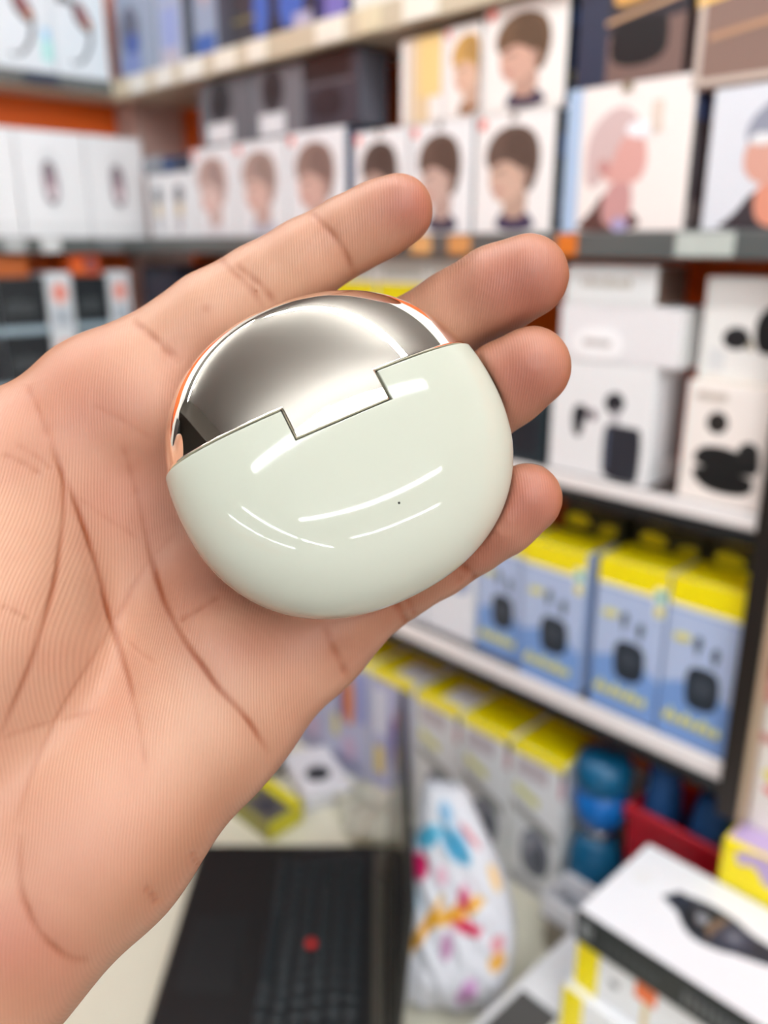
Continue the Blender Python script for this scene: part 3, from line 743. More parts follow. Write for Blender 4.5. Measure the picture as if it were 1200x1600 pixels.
# cartons on the upper shelf
S1 = .2435
ush = [(-1.318, -1.205, (150,164,186), 'pale blue carton with round dark picture, at the inner end of the upper shelf'),
       (-1.201, -1.105, (168,182,206), 'pale blue carton with dark right side on the upper shelf'),
       (-1.100, -1.012, (52,62,78), 'dark carton with pale blue panel on the upper shelf'),
       (-1.008, -0.925, (40,50,60), 'dark green black carton with blue spot on the upper shelf'),
       (-0.921, -0.845, (44,50,66), 'dark carton with large blue panel on the upper shelf'),
       (-0.841, -0.785, (46,56,110), 'small royal blue carton at the outer end of the upper shelf')]
for i, (x0, x1, c, lb) in enumerate(ush):
    o_, b = rc('phone_carton', lb, 'carton', 'blue cartons on the upper shelf', x0, x1, S1, S1+.15, c, right=(30, 38, 48), y0=0.694, dep=0.05)
    BL = (58, 104, 190)
    P_s = [[('e', .35, .42, .24, .22, (90, 92, 112)), ('e', .4, .3, .2, .1, (60, 84, 160)), ('r', .1, .04, .6, .22, (120, 136, 190))],
           [('r', .15, .1, .6, .5, (150, 166, 216)), ('r', .75, 0, 1, 1, (40, 52, 66)), ('e', .3, .7, .2, .12, (120, 160, 220)), ('r', .1, .02, .6, .16, (186, 184, 200))],
           [('r', .0, .0, .62, 1, (150, 166, 190)), ('r', .0, .0, .55, .18, (50, 96, 176)), ('e', .3, .6, .14, .2, (190, 170, 170))],
           [('e', .72, .22, .2, .2, BL), ('r', .0, .18, .6, .21, (120, 116, 70)), ('r', .3, .5, .9, .56, (110, 104, 60))],
           [('p', [(.1,.04),(.16,.5),(.6,.6),(.8,.3),(.7,.05)], BL), ('r', .1, .55, .95, .6, (150, 130, 70)), ('r', .5, .0, .95, .12, (180, 176, 200))],
           [('r', .05, .2, .5, .9, (40, 100, 200)), ('r', .3, .02, .95, .2, (120, 116, 190)), ('r', .5, .4, .95, .9, (130, 140, 200))]][i]
    pr(o_, b, '-Y', 'front_print', P_s)
o_, b = rc('phone_carton', 'pale carton with green panel at the end of the upper shelf', 'carton', None, -0.778, -0.70, S1, S1+.11, (216, 214, 198), y0=0.694, dep=0.05)
pr(o_, b, '-Y', 'front_print', [('r', .15, .22, .9, .8, (140, 214, 160))])

# ------------------------------------------------------------------ plain earbud cartons on the second shelf
S3 = -.2155
def buds(dk=(36, 38, 44)):
    return [('p', [(.24,.40),(.22,.58),(.32,.64),(.40,.56),(.36,.50),(.33,.34),(.27,.34)], dk), ('p', [(.40,.50),(.38,.58),(.46,.60),(.48,.50)], (88, 56, 72)),
            ('p', [(.56,.60),(.54,.72),(.66,.78),(.74,.70),(.72,.62),(.66,.58)], dk), ('r', .63, .46, .69, .62, (176, 172, 176)),
            ('p', [(.60,.02),(.56,.10),(.56,.48),(.64,.49),(.86,.49),(.92,.47),(.92,.06),(.88,.01)], (44, 46, 54)), ('q', [(.585,.10),(.61,.10),(.61,.45),(.585,.45)], (84, 96, 120))]
o_, b = rc('earbud_carton', 'white carton with dark earbuds and case picture between the fingertips', 'carton', None, -0.482, -0.372, S3, -.104, (226, 224, 222), top=(214,214,212), right=(216, 220, 222), dep=0.06)
pr(o_, b, '-Y', 'earbud_print', buds())
pr(o_, b, '+X', 'side_print', [('r', .05, .15, .97, .95, (212, 216, 218)), ('r', .55, .2, .95, .9, (168, 176, 180)), ('r', .1, .2, .4, .9, (226, 228, 230))])
o_, b = rc('earbud_carton', 'white carton with a raised label lying on the earbud picture carton', 'carton', None, -0.478, -0.352, -.1035, -.052, (222, 218, 218), top=(226,224,222), right=(212, 210, 208), dep=0.06)
pr(o_, b, '-Y', 'raised_label', [('p', [(.10,.02),(.16,.60),(.52,.60),(.56,.02)], (246, 242, 240)), ('r', .22, .28, .46, .40, (200, 194, 190))], th=.0012)
o_, b = rc('earbud_carton', 'off white carton with tan lettering, top of the stack below the middle shelf', 'carton', None, -0.475, -0.380, -.0515, -.0165, (214, 216, 212), right=(116, 94, 82), dep=0.055)
pr(o_, b, '-Y', 'lettering', [('r', .2+.07*i_, .46, .245+.07*i_, .62+.06*(i_ % 3 == 1), (178, 172, 158)) for i_ in range(8)])
pr(o_, b, '+X', 'side_print', [('r', .2, .2, .9, .8, (96, 76, 66))])
o_, b = rc('earbud_carton', 'white carton with black earbuds at the right edge, upper of two', 'carton', None, -0.339, -0.262, -.109, -.024, (226, 222, 214), y0=0.701, dep=0.055)
pr(o_, b, '-Y', 'earbud_print', [('e', .40, .42, .15, .11, (34, 36, 38)), ('p', [(.62,.30),(.58,.62),(.74,.76),(.92,.72),(.96,.4),(.84,.28)], (26, 27, 28)), ('r', .10, .08, .3, .30, (196, 198, 196)), ('e', .56, .36, .03, .05, (150,140,110))])
o_, b = rc('earbud_carton', 'cream carton with black open case picture, lower of two at right edge', 'carton', None, -0.340, -0.262, S3, -.110, (240, 226, 212), top=(246, 222, 196), y0=0.690, dep=0.065)
pr(o_, b, '-Y', 'earbud_print', [('e', .38, .68, .12, .09, (44, 40, 38)), ('p', [(.14,.30),(.18,.46),(.44,.50),(.70,.46),(.88,.48),(.90,.32),(.80,.28)], (26, 27, 27)), ('e', .76, .46, .12, .10, (34, 34, 34)),
    ('p', [(.14,.24),(.30,.12),(.60,.10),(.84,.14),(.86,.26),(.70,.29),(.2,.31)], (22, 23, 23)), ('r', .12, .86, .46, .92, (204, 192, 180))])
for i, (x0, x1, zt, lb) in enumerate(((-1.318, -1.205, -.03, 'deep navy carton in the corner under the middle shelf'), (-1.201, -1.09, -.045, 'deep navy carton second from the corner under the middle shelf'), (-1.086, -0.96, -.035, 'black carton third from the corner, above the index finger base'), (-0.956, -0.834, -.04, 'black carton fourth from the corner, behind the index finger'))):
    o_, b = rc('speaker_carton', lb, 'carton', 'dark cartons in the corner', x0, x1, S3, zt, (26, 32, 46) if i < 2 else (28, 28, 32), y0=0.700, dep=0.06)
    pr(o_, b, '-Y', 'front_print', [('r', .08, .2, .92, .9, (30, 38, 56)), ('e', .5, .55, .2, .22, (18, 22, 34))])
# behind and to the left of them
o_, b = rc('earbud_carton', 'dark teal carton seen between ring and little fingertip', 'carton', None, -0.565, -0.490, S3, -.12, (34, 48, 54), dep=0.055)
pr(o_, b, '-Y', 'front_print', [('r', .3, .1, .9, .5, (26, 36, 44)), ('r', .1, .6, .5, .9, (52, 70, 76))])
for i, (x0, x1, lb) in enumerate(((-0.83, -0.748, 'white topped yellow carton behind the index finger, left one'), (-0.744, -0.662, 'white topped yellow carton between index and middle finger, middle one'), (-0.658, -0.572, 'white topped yellow carton between index and middle finger, right one'))):
    o_, b = rc('cable_carton', lb, 'carton', 'white and yellow cartons behind the fingers', x0, x1, S3, -.012, (226, 226, 214), dep=0.055, y0=0.70)
    pr(o_, b, '-Y', 'front_print', [('r', .0, .60, 1, .86, (236, 218, 20)), ('r', .1, .89, .9, .95, (196, 200, 190)), ('r', .1, .1, .9, .5, (200, 206, 210)), ('e', .5, .3, .2, .12, (60, 62, 66))])
# ------------------------------------------------------------------ blue cartons with yellow tops on the third shelf
S4 = -.4555
YEL = (250, 230, 2)
m_yel = M_(YEL, 0.4)
def blue_box(x0, x1, y0, zt, label, sticker):
    o_, b = rc('earbud_carton', label, 'carton', 'blue cartons with yellow tops', x0, x1, S4, zt, (146, 170, 214), top=YEL, right=(168, 188, 222), y0=y0, dep=0.055, bev=0.001)  # right side coloured paler to stand in for diffuse light
    LB, DB, YL = (180, 196, 226), (122, 158, 214), (226, 220, 120)
    sh = [('q', [(0,0),(1,0),(1,.30),(.55,.42),(0,.34)], DB), ('q', [(.0,.34),(.55,.42),(1,.30),(1,.80),(0,.80)], LB), ('q', [(0,.84),(1,.84),(1,1),(0,1)], YEL), ('q', [(0,.82),(1,.82),(1,.845),(0,.845)], (226, 226, 206)),
          ('p', [(.34,.28),(.32,.44),(.40,.50),(.70,.50),(.78,.44),(.78,.30),(.70,.24),(.42,.23)], (40, 48, 58)), ('e', .55, .38, .14, .06, (62, 70, 80)),
          ('e', .44, .64, .05, .045, (60, 68, 84)), ('r', .425, .56, .455, .64, (84, 92, 110)), ('e', .68, .60, .05, .045, (60, 68, 84)), ('r', .665, .53, .695, .60, (84, 92, 110)),
          ('p', [(.10,.62),(.10,.67),(.34,.68),(.34,.63)], (222, 216, 130))]
    pr(o_, b, '-Y', 'earbud_print', sh)
    pr(o_, b, '-Y', 'lettering', [('e', .12+.115*i_, .135, .042, .028, YL) for i_ in range(7)] + [('r', .16+.23*i_, .15, .185+.23*i_, .19, YL) for i_ in range(3)], th=.0018)
    if sticker: pr(o_, b, '-Y', 'seal_sticker', [('r', .84, .72, .995, .90, (206, 224, 220)), ('e', .92, .85, .055, .032, (60, 176, 150)), ('e', .92, .76, .055, .032, (226, 204, 40))], th=.0018)
    return o_
blue_box(-0.502, -0.426, 0.690, -.297, 'blue carton with yellow top, third from the dark post', True)
blue_box(-0.412, -0.3375, 0.691, -.292, 'blue carton with yellow top, second from the dark post', True)
blue_box(-0.334, -0.2615, 0.690, -.290, 'blue carton with yellow top, right beside the dark post', False)
blue_box(-0.574, -0.508, 0.700, -.300, 'blue carton with yellow top, partly behind the little fingertip', False)
for i, (x0, x1, lb) in enumerate(((-0.655, -0.580, 'white carton with faint blue print below the little finger'), (-0.735, -0.660, 'white carton mostly hidden behind the little finger base'))):
    o_, b = rc('earbud_carton', lb, 'carton', None, x0, x1, S4, -.31, (222, 226, 232), dep=0.05, y0=0.70)
    pr(o_, b, '-Y', 'front_print', [('p', [(.5,.40),(.5,.6),(.9,.6),(.9,.42)], (150, 168, 200)), ('r', .1, .82, .9, .94, (190, 200, 220))])
for i, x0 in enumerate((-0.50, -0.41, -0.33)):
    o_, b = rc('earbud_carton', ('back row black and yellow carton behind the third blue carton', 'back row black and yellow carton behind the second blue carton', 'back row black and yellow carton beside the dark post')[i], 'carton', 'black and yellow cartons in the back row', x0, x0+.074, S4, -.272, (40, 38, 24), top=(60, 56, 20), y0=0.752, dep=0.055)
    pr(o_, b, '-Y', 'top_print', [('p', [(.05,.88),(.1,.97),(.45,.96),(.5,.89)], (220, 200, 16)), ('p', [(.6,.84),(.62,.93),(.95,.95),(.9,.86)], (190, 172, 16))])
    pr(o_, b, '+Z', 'top_print', [('p', [(.1,.1),(.1,.5),(.5,.6),(.6,.2)], (220, 200, 16)), ('p', [(.6,.6),(.6,.9),(.9,.9),(.9,.5)], (150, 138, 20))])
# ------------------------------------------------------------------ counter
m_cream = mat('cream_laminate', (226, 221, 200), 0.4, noise=0.02, nscale=6)
m_cab = mat('counter_front', (206, 198, 180), 0.5)
DK = -.745
co = empty('counter', (-0.7, 0.45, 0)); tag(co, 'cream laminate counter below the shelves with the laptop on it', 'counter')
box('counter_top', -0.625, 0.85, -0.37, 0.366, Z0+DK-0.03, Z0+DK, m_cream, co, 0.003, 2)
box('front_panel', -0.60, 0.82, -0.30, -0.28, 0.02, Z0+DK-0.031, m_cab, co)
box('side_panel', -0.60, -0.58, -0.279, 0.36, 0.02, Z0+DK-0.031, m_cab, co)
box('side_panel', 0.80, 0.82, -0.279, 0.36, 0.02, Z0+DK-0.031, m_cab, co)
box('plinth', -0.60, 0.82, -0.26, 0.36, 0.0045, 0.0195, m_black, co)
D0 = DK + 0.0005
# yellow topped cartons standing on the counter
def tall(x0, x1, y0, label, style, wl=False):
    o_, b = rc('accessory_carton', label, 'carton', 'yellow topped cartons on the counter', x0, x1, D0, -.5475, (214, 216, 218), top=YEL, right=(222, 226, 222), left=(214, 216, 214), y0=y0, dep=0.085, bev=0.001)
    if style == 0:
        sh = [('q', [(0,.94),(1,.94),(1,1),(0,1)], YEL), ('r', .0, .0, .05, .94, (216, 216, 210)), ('r', .1, .80, .7, .92, (196, 186, 190)), ('q', [(.1,.68),(.55,.62),(.55,.68),(.1,.74)], (212, 210, 130)),
              ('q', [(.06,.56),(.9,.42),(.9,.50),(.06,.62)], (150, 150, 146)), ('p', [(.3,.14),(.24,.4),(.5,.5),(.84,.4),(.8,.16)], (122, 126, 138)), ('e', .62, .28, .14, .10, (88, 92, 104)), ('e', .4, .36, .1, .06, (160, 160, 170)),
              ('r', .93, .78, 1, .94, (196, 140, 150)), ('r', .94, .90, 1, .96, (70, 74, 78)), ('q', [(.1,.04),(.7,.04),(.7,.10),(.1,.12)], (176, 176, 180))]
    elif style == 1:
        sh = [('q', [(0,.94),(1,.94),(1,1),(0,1)], YEL), ('q', [(0,0),(1,0),(1,.94),(0,.94)], (178, 182, 208)), ('p', [(.36,.42),(.34,.84),(.62,.86),(.64,.44)], (210, 122, 62)), ('p', [(.2,.44),(.22,.72),(.34,.74),(.34,.42)], (92, 84, 150)),
              ('r', .05, .28, .22, .46, (214, 206, 130)), ('e', .5, .24, .16, .10, (196, 170, 196)), ('r', .72, .5, .95, .9, (140, 148, 206)), ('r', .1, .06, .8, .14, (150, 150, 180))]
    else:
        sh = [('q', [(0,.94),(1,.94),(1,1),(0,1)], YEL), ('q', [(0,0),(1,0),(1,.94),(0,.94)], (176, 178, 210)), ('p', [(.62,.34),(.60,.78),(.84,.80),(.86,.36)], (190, 112, 112)), ('p', [(.46,.3),(.46,.66),(.62,.70),(.62,.30)], (92, 80, 150)),
              ('r', .1, .18, .34, .40, (220, 200, 110)), ('r', .12, .5, .38, .86, (196, 200, 220)), ('e', .78, .14, .16, .08, (214, 120, 140))]
    pr(o_, b, '-Y', 'front_print', sh)
    if wl: pr(o_, b, '+Z', 'white_label', [('q', [(.45,.12),(.98,.12),(.98,.62),(.45,.62)], (232, 230, 226))])
    return o_
tall(-0.506, -0.432, 0.690, 'yellow topped carton nearest the blue bottle', 0)
tall(-0.584, -0.510, 0.691, 'yellow topped carton, second from the blue bottle', 0)
tall(-0.662, -0.588, 0.690, 'yellow topped carton just right of the laptop screen', 0, True)
tall(-0.752, -0.672, 0.692, 'yellow topped carton with pink print, partly behind the laptop screen', 2, True)
tall(-0.838, -0.756, 0.691, 'yellow topped carton with orange phone print, left of the laptop screen', 1)
tall(-0.922, -0.842, 0.691, 'yellow topped carton behind the edge of the palm', 1)
# ------------------------------------------------------------------ left hand wall
def lc(name, label, group, y0, y1, z0, z1, front, x1=-1.332, dep=0.06, cat='carton', **k):
    b = (x1-dep, x1, y0, y1, Z0+z0, Z0+z1)
    return carton(name, label, cat, group, *b, front, facing='X', **k), b
for i, (y0, y1, lb) in enumerate(((0.415, 0.505, 'large pale watch box cut off by the left edge, upper shelf'), (0.508, 0.598, 'large pale watch box with hologram sticker, upper left shelf'), (0.600, 0.684, 'large pale watch box beside the pale blue cartons, upper shelf'))):
    o_, b = lc('watch_carton', lb, 'large watch boxes on the upper left shelf', y0, y1, .2435, .40, (206, 218, 224))
    pr(o_, b, '+X', 'watch_print', [(k_[0], [(q[0], q[1]*.76) for q in k_[1]], k_[2]) for k_ in [
        ('p', [(.16,.80),(.10,.86),(.12,.92),(.34,.90),(.44,.84),(.40,.78),(.24,.84)], (66, 70, 76)),
        ('p', [(.40,.66),(.38,.82),(.46,.88),(.62,.80),(.74,.60),(.70,.52),(.60,.52)], (58, 54, 58)),
        ('p', [(.44,.70),(.44,.80),(.50,.84),(.62,.76),(.70,.62),(.62,.58)], (150, 92, 92)),
        ('p', [(.58,.60),(.60,.66),(.70,.64),(.68,.57)], (214, 128, 60)),
        ('p', [(.66,.54),(.72,.52),(.68,.36),(.54,.20),(.40,.14),(.42,.19),(.56,.28),(.62,.40)], (72, 78, 84)),
        ('p', [(.42,.14),(.30,.14),(.24,.18),(.36,.18)], (120, 124, 128))]])
    if i == 1: pr(o_, b, '+X', 'hologram_sticker', [('r', .80, .10, .97, .28, (176, 232, 226)), ('r', .82, .28, .95, .38, (170, 214, 240))])
for i, (y0, y1, lb) in enumerate(((0.425, 0.521, 'white watch box cut off by the left edge, middle shelf'), (0.524, 0.628, 'white watch box with rose watch face, middle left shelf'), (0.631, 0.727, 'white watch box next to the shop corner, middle left shelf'))):
    o_, b = lc('watch_carton', lb, 'white watch boxes on the middle left shelf', y0, y1, .0125, .165, (232, 233, 234))
    cx = .52 if i == 2 else (.45 if i else .12); w_ = .16 if i == 2 else .15
    pr(o_, b, '+X', 'watch_print', [
        ('p', [(cx-w_*1.2,.40),(cx-w_*1.2,.76),(cx+w_*.0,.86),(cx+w_*1.2,.74),(cx+w_*1.2,.34),(cx,.22)], (214, 216, 218)),
        ('p', [(cx-w_*.72,.40),(cx-w_*.8,.68),(cx-w_*.2,.74),(cx+w_*.55,.68),(cx+w_*.75,.42),(cx+w_*.3,.32),(cx-w_*.3,.32)], (118, 104, 112)),
        ('p', [(cx-w_*.5,.42),(cx-w_*.6,.66),(cx+w_*.4,.66),(cx+w_*.55,.42),(cx,.35)], (178, 150, 158)),
        ('e', cx-w_*.05, .60, w_*.3, .05, (110, 96, 104)), ('e', cx+w_*.05, .43, w_*.38, .06, (226, 196, 202)),
        ('r', .04, .08, .96, .13, (214, 216, 216))])
# stacked black cartons with white sides
rows = [(-.2145, -.130), (-.1295, -.045)]
for j, (z0, z1) in enumerate(rows):
    for i, (y0, y1) in enumerate(((0.385, 0.466), (0.468, 0.542), (0.586, 0.645))):
        lb = ('black fronted carton cut off by the left edge', 'black fronted carton left of the white sided pair', 'black fronted carton right of the white sided pair')[i] + (', lower row', ', upper row')[j]
        o_, b = lc('charger_carton', lb, 'black fronted cartons on the lower left shelf', y0, y1, z0, z1, (36, 40, 44), left=(196, 206, 214), top=(180, 190, 198))
        pr(o_, b, '+X', 'lettering', [('r', .16+.09*q, .34, .20+.09*q, .58+.08*((q*3) % 4 == 1), (92, 98, 100)) for q in range(7)] + [('r', .0, .0, 1, .14, (160, 180, 190))])
    for i, (y0, y1) in enumerate(((0.544, 0.584), (0.647, 0.684))):
        lb = ('slim white carton with red dot between black cartons', 'slim white carton with red dot nearest the corner')[i] + (', lower row', ', upper row')[j]
        o_, b = lc('charger_carton', lb, 'slim white cartons on the lower left shelf', y0, y1, z0, z1 + .006*(j), (206, 212, 218), x1=-1.3305)
        pr(o_, b, '+X', 'round_sticker', [('e', .5, .66, .34, .20, (240, 196, 186)), ('e', .5, .66, .22, .13, (238, 132, 112)), ('r', .15, .1, .85, .4, (184, 192, 200))])
o_, b = lc('cable_carton', 'orange carton under the middle left shelf, at the left edge', None, 0.40, 0.525, -.0445, -.012, (206, 110, 52), x1=-1.345)
pr(o_, b, '+X', 'front_print', [('r', .1, .2, .6, .8, (216, 140, 90))])
o_, b = lc('cable_carton', 'bright orange crumpled packet on the upper black carton', None, 0.588, 0.640, -.0445, -.012, (226, 92, 30), x1=-1.335, bev=0.004, cat='packet')
pr(o_, b, '+X', 'front_print', [('p', [(.4,.2),(.45,.9),(.9,.8),(.85,.2)], (150, 84, 84)), ('p', [(.1,.1),(.15,.5),(.5,.4),(.4,.1)], (250, 120, 50))])
# ------------------------------------------------------------------ laptop
m_lap = mat('laptop_black', (16, 19, 20), 0.45, noise=0.08, nscale=15)
m_scr = mat('laptop_screen_glass', (8, 10, 12), 0.18)
m_key = mat('laptop_key', (34, 42, 45), 0.25)
m_hinge = mat('hinge_and_desk_reflection', (96, 94, 84), 0.35, metal=0.3)
lrot = math.atan2(-HY, -HX)                      # user's right hand side points back towards the camera
LW, LD, LH = 0.34, 0.232, 0.022
lx, ly = Vector((-HX, -HY, 0)), Vector((HY, -HX, 0))
far = Vector((-0.634, 0.606, 0))                 # far corner at the hinge
lo_ = far + lx*(LW/2) - ly*(LD/2)
lap = empty('laptop', (lo_.x, lo_.y, Z0+D0), lrot); tag(lap, 'black laptop with red pointing stick, open on the counter', 'laptop')
box('base', -LW/2, LW/2, -LD/2, LD/2, 0, LH, m_lap, lap, 0.003, 2)
box('palm_rest', -LW/2+.004, LW/2-.004, -LD/2+.004, -LD/2+.095, LH-0.001, LH+0.0008, m_lap, lap, 0.0005)
tp = box('touchpad', -0.05, 0.05, -LD/2+.018, -LD/2+.078, LH+0.0005, LH+0.0016, mat('touchpad', (30, 32, 33), 0.3), lap, 0.0004)
box('keyboard_well', -LW/2+.016, LW/2-.016, -LD/2+.100, LD/2-.022, LH-0.001, LH+0.0004, mat('key_well', (8, 10, 11), 0.6), lap)
box('hinge_gap_reflection', -LW/2+.01, LW/2-.01, LD/2-.012, LD/2-.003, LH-0.001, LH+0.0016, m_hinge, lap, 0.0008)  # pale strip standing in for the desk reflected in the hinge gap
bm = bmesh.new(); bm_box(bm, -.0072, .0072, -.0068, .0068, 0, .0036, 0.0018, 0, 2)
k0 = None; kr = 6; kp = 0.0182; ky0 = -LD/2 + .109
for r_ in range(kr):
    n_ = int((LW-.05)/0.0175)
    for c_ in range(n_):
        x = -LW/2 + .032 + c_*0.0175 + (.004, .009, .005, .002, 0, 0)[r_]
        if x > LW/2-.026: continue
        if r_ == 0 and 4 < c_ < 10:
            continue
        if k0 is None: k = from_bm('key', bm, m_key, lap); k0 = k.data
        else: k = link(bpy.data.objects.new('key', k0), lap)
        k.location = (x, ky0 + r_*kp - (.001 if r_ == 5 else 0), LH+0.0005)
box('space_bar', -0.055, 0.045, ky0-.0068, ky0+.0068, LH+.0005, LH+.0041, m_key, lap, 0.0015, 2)
bm = bmesh.new(); bmesh.ops.create_cone(bm, cap_ends=True, segments=16, radius1=0.0055, radius2=0.0052, depth=0.0036)
bmesh.ops.bevel(bm, geom=[e for e in bm.edges if abs(e.verts[0].co.z-e.verts[1].co.z) < 1e-6 and e.verts[0].co.z > 0], offset=0.001, segments=2, affect='EDGES')
ts = from_bm('pointing_stick', bm, mat('red_rubber', (220, 36, 32), 0.6), lap, True); ts.location = (-0.008, ky0+2.5*kp-.002, LH+0.0052); tag(ts, 'red pointing stick between the keys')
# screen: hinged a little past upright, leaning away from the keyboard
bm = bmesh.new(); bm_box(bm, -LW/2, LW/2, 0, 0.007, 0, 0.225, 0.002, 0, 2)
scr = from_bm('screen_lid', bm, m_lap, lap); scr.location = (0, LD/2+0.0005, LH-0.002); scr.rotation_euler = (-math.radians(4.5), 0, 0)
box('display_panel', -LW/2+.012, LW/2-.012, -0.0006, 0.0004, 0.018, 0.215, m_scr, scr)
for s in (-1, 1):
    bm = bmesh.new(); bmesh.ops.create_cone(bm, cap_ends=True, segments=14, radius1=0.006, radius2=0.006, depth=0.03)
    bmesh.ops.rotate(bm, verts=bm.verts, matrix=Matrix.Rotation(math.pi/2, 3, 'Y'))
    h_ = from_bm('hinge', bm, m_hinge, lap, False); h_.location = (s*(LW/2-.04), LD/2-.004, LH-0.0005)
# ------------------------------------------------------------------ patterned plastic bag
def bag():
    nu, nv_ = 44, 60; bm = bmesh.new(); rows = []
    rg = np.random.default_rng(5)
    ph = rg.uniform(0, 6.28, 12); fr = rg.uniform(2, 9, (12, 2))
    Wb, Hb = 0.118, 0.225
    cl = bm.loops.layers.float_color.new('print')
    for side in (0, 1):
        g = []
        for j in range(nv_+1):
            t = j/nv_; row = []
            wid = Wb*(1 - .62*max(0, t-.50)**1.3/.5**1.3*1.0)*(0.92+.08*math.sin(math.pi*min(1, t*2)))
            for i in range(nu+1):
                s = i/nu; x = (s-.5)*wid
                e_ = max(0.0, 1-(2*abs(s-.5))**2.4); puff = 0.034*e_**.6*(1-.55*t)*(.25+.75*min(1, (t+.03)*6))
                wr = sum(math.sin(fr[k][0]*s*6+fr[k][1]*t*6+ph[k]) for k in range(12))*0.0011*e_
                wr += 0.003*math.sin(s*26+ph[3])*max(0, t-.45)*e_
                y = (-1 if side == 0 else .55)*(puff + (wr if puff > .002 else 0))
                row.append(bm.verts.new((x + .012*math.sin(t*4), y, t*Hb)))
            g.append(row)
        rows.append(g)
    def colr(s, t):
        c = np.array([225, 226, 232.])
        def bl(cs, ct, rs, rt, rgb, a=0.0, sharp=4):
            nonlocal c
            ds, dt = s-cs, t-ct; q = ((ds*math.cos(a)+dt*math.sin(a))/rs)**2 + ((-ds*math.sin(a)+dt*math.cos(a))/rt)**2
            m = 1/(1+math.exp(sharp*3*(q-1))) if q < 9 else 0
            c = c*(1-m) + np.array(rgb)*m
        bl(.22, .78, .16, .05, (80,178,214), .2); bl(.55, .76, .17, .07, (70,164,204), -.3); bl(.5, .90, .12, .05, (150,196,226)); bl(.78, .80, .10, .03, (216,128,140), -.6)
        bl(.12, .64, .10, .06, (214,18,98)); bl(.50, .47, .26, .035, (238,172,36), .25); bl(.20, .36, .24, .035, (238,172,36), .8); bl(.58, .41, .13, .03, (216,24,80), -.1); bl(.56, .53, .06, .05, (210,60,110), .8)
        bl(.42, .32, .05, .06, (196,140,180)); bl(.86, .26, .07, .045, (242,176,60)); bl(.85, .34, .06, .04, (226,150,160)); bl(.66, .12, .08, .07, (206,150,200), .6); bl(.08, .47, .06, .07, (176,214,236)); bl(.36, .62, .06, .04, (236,190,206))
        bl(.9, .62, .05, .06, (246,206,140))
        return srgb(*c)
    for side, g in enumerate(rows):
        for j in range(nv_):
            for i in range(nu):
                q = (g[j][i], g[j][i+1], g[j+1][i+1], g[j+1][i]); f = bm.faces.new(q if side == 0 else q[::-1])
                for lp, (a_, b_) in zip(f.loops, ((i,j),(i+1,j),(i+1,j+1),(i,j+1)) if side == 0 else ((i,j+1),(i+1,j+1),(i+1,j),(i,j))): lp[cl] = colr(a_/nu, b_/nv_)
    bmesh.ops.remove_doubles(bm, verts=bm.verts, dist=0.0004)
    m = bpy.data.materials.new('printed_plastic_film'); m.use_nodes = True; b_ = m.node_tree.nodes['Principled BSDF']
    a_ = m.node_tree.nodes.new('ShaderNodeAttribute'); a_.attribute_name = 'print'; m.node_tree.links.new(a_.outputs['Color'], b_.inputs['Base Color'])
    b_.inputs['Roughness'].default_value = 0.3
    me = bpy.data.meshes.new('plastic_bag'); bm.to_mesh(me); bm.free(); me.materials.append(m); me.shade_smooth()
    return link(bpy.data.objects.new('plastic_bag', me))
bg = bag(); tag(bg, 'white plastic bag with pink, yellow and blue pattern beside the laptop', 'plastic bag')
bg.location = (-0.438, 0.502, Z0+D0+0.003); bg.rotation_euler = (-math.radians(17), 0, math.radians(38))
# ------------------------------------------------------------------ right hand pile on the counter
PX0 = -0.320
ST = D0
o_, b = rc('accessory_carton', 'large white carton with yellow wrap at the bottom of the stack', 'carton', None, -0.316, -0.150, D0, -.642, (226, 228, 230), y0=0.528, dep=0.125, bev=0.002)
pr(o_, b, '-Y', 'yellow_band', [('r', 0, 0, .13, 1, YEL), ('r', .4, .86, .5, .97, (238, 140, 80)), ('r', .52, .1, .56, .8, (226, 206, 150))])
o_, b = rc('accessory_carton', 'white carton with yellow wrap and orange sticker under the watch box', 'carton', None, -0.310, -0.148, -.6415, -.5905, (224, 227, 230), y0=0.536, dep=0.120, bev=0.002)
pr(o_, b, '-Y', 'yellow_band', [('r', 0, 0, .14, 1, YEL), ('r', .36, .62, .48, .98, (240, 120, 64)), ('r', .41, .05, .445, .6, (220, 200, 150)), ('e', .24, .55, .03, .08, (160, 164, 166))])
WB = (-0.312, -0.135, 0.532, 0.655, Z0-.590, Z0-.556)
wb = carton('watch_box', 'white watch box with black side and black watch picture on top of the stack', 'watch box', None, *WB, (30, 36, 38), top=(236, 238, 242), right=(30, 36, 38), bev=0.0016)
f, W_, H_ = face_of(*WB, '+Z')
prints('watch_print', wb, f, W_, H_, [
    ('p', [(.26,.55),(.31,.68),(.37,.70),(.46,.73),(.58,.72),(.68,.66),(.80,.66),(.80,.50),(.70,.44),(.60,.36),(.48,.34),(.40,.42),(.36,.50)], (48, 54, 66)),
    ('q', [(.255,.55),(.305,.69),(.40,.67),(.37,.48)], (48, 54, 66)), ('q', [(.68,.66),(.83,.655),(.82,.49),(.68,.42)], (44, 48, 58)),
    ('p', [(.38,.50),(.37,.62),(.44,.69),(.53,.66),(.56,.50),(.50,.40),(.42,.42)], (34, 36, 40)), ('e', .47, .55, .03, .05, (150, 152, 158)), ('e', .43, .60, .03, .03, (90, 90, 96)),
    ('p', [(.52,.50),(.55,.64),(.62,.68),(.71,.60),(.72,.48),(.64,.40),(.56,.40)], (58, 62, 78)), ('q', [(.50,.50),(.53,.64),(.57,.68),(.545,.50),(.55,.40)], (128, 104, 84)), ('e', .63, .54, .05, .07, (84, 86, 100)), ('e', .63, .54, .025, .035, (120, 122, 134)),
    ('e', .12, .62, .05, .08, (230, 230, 230))])
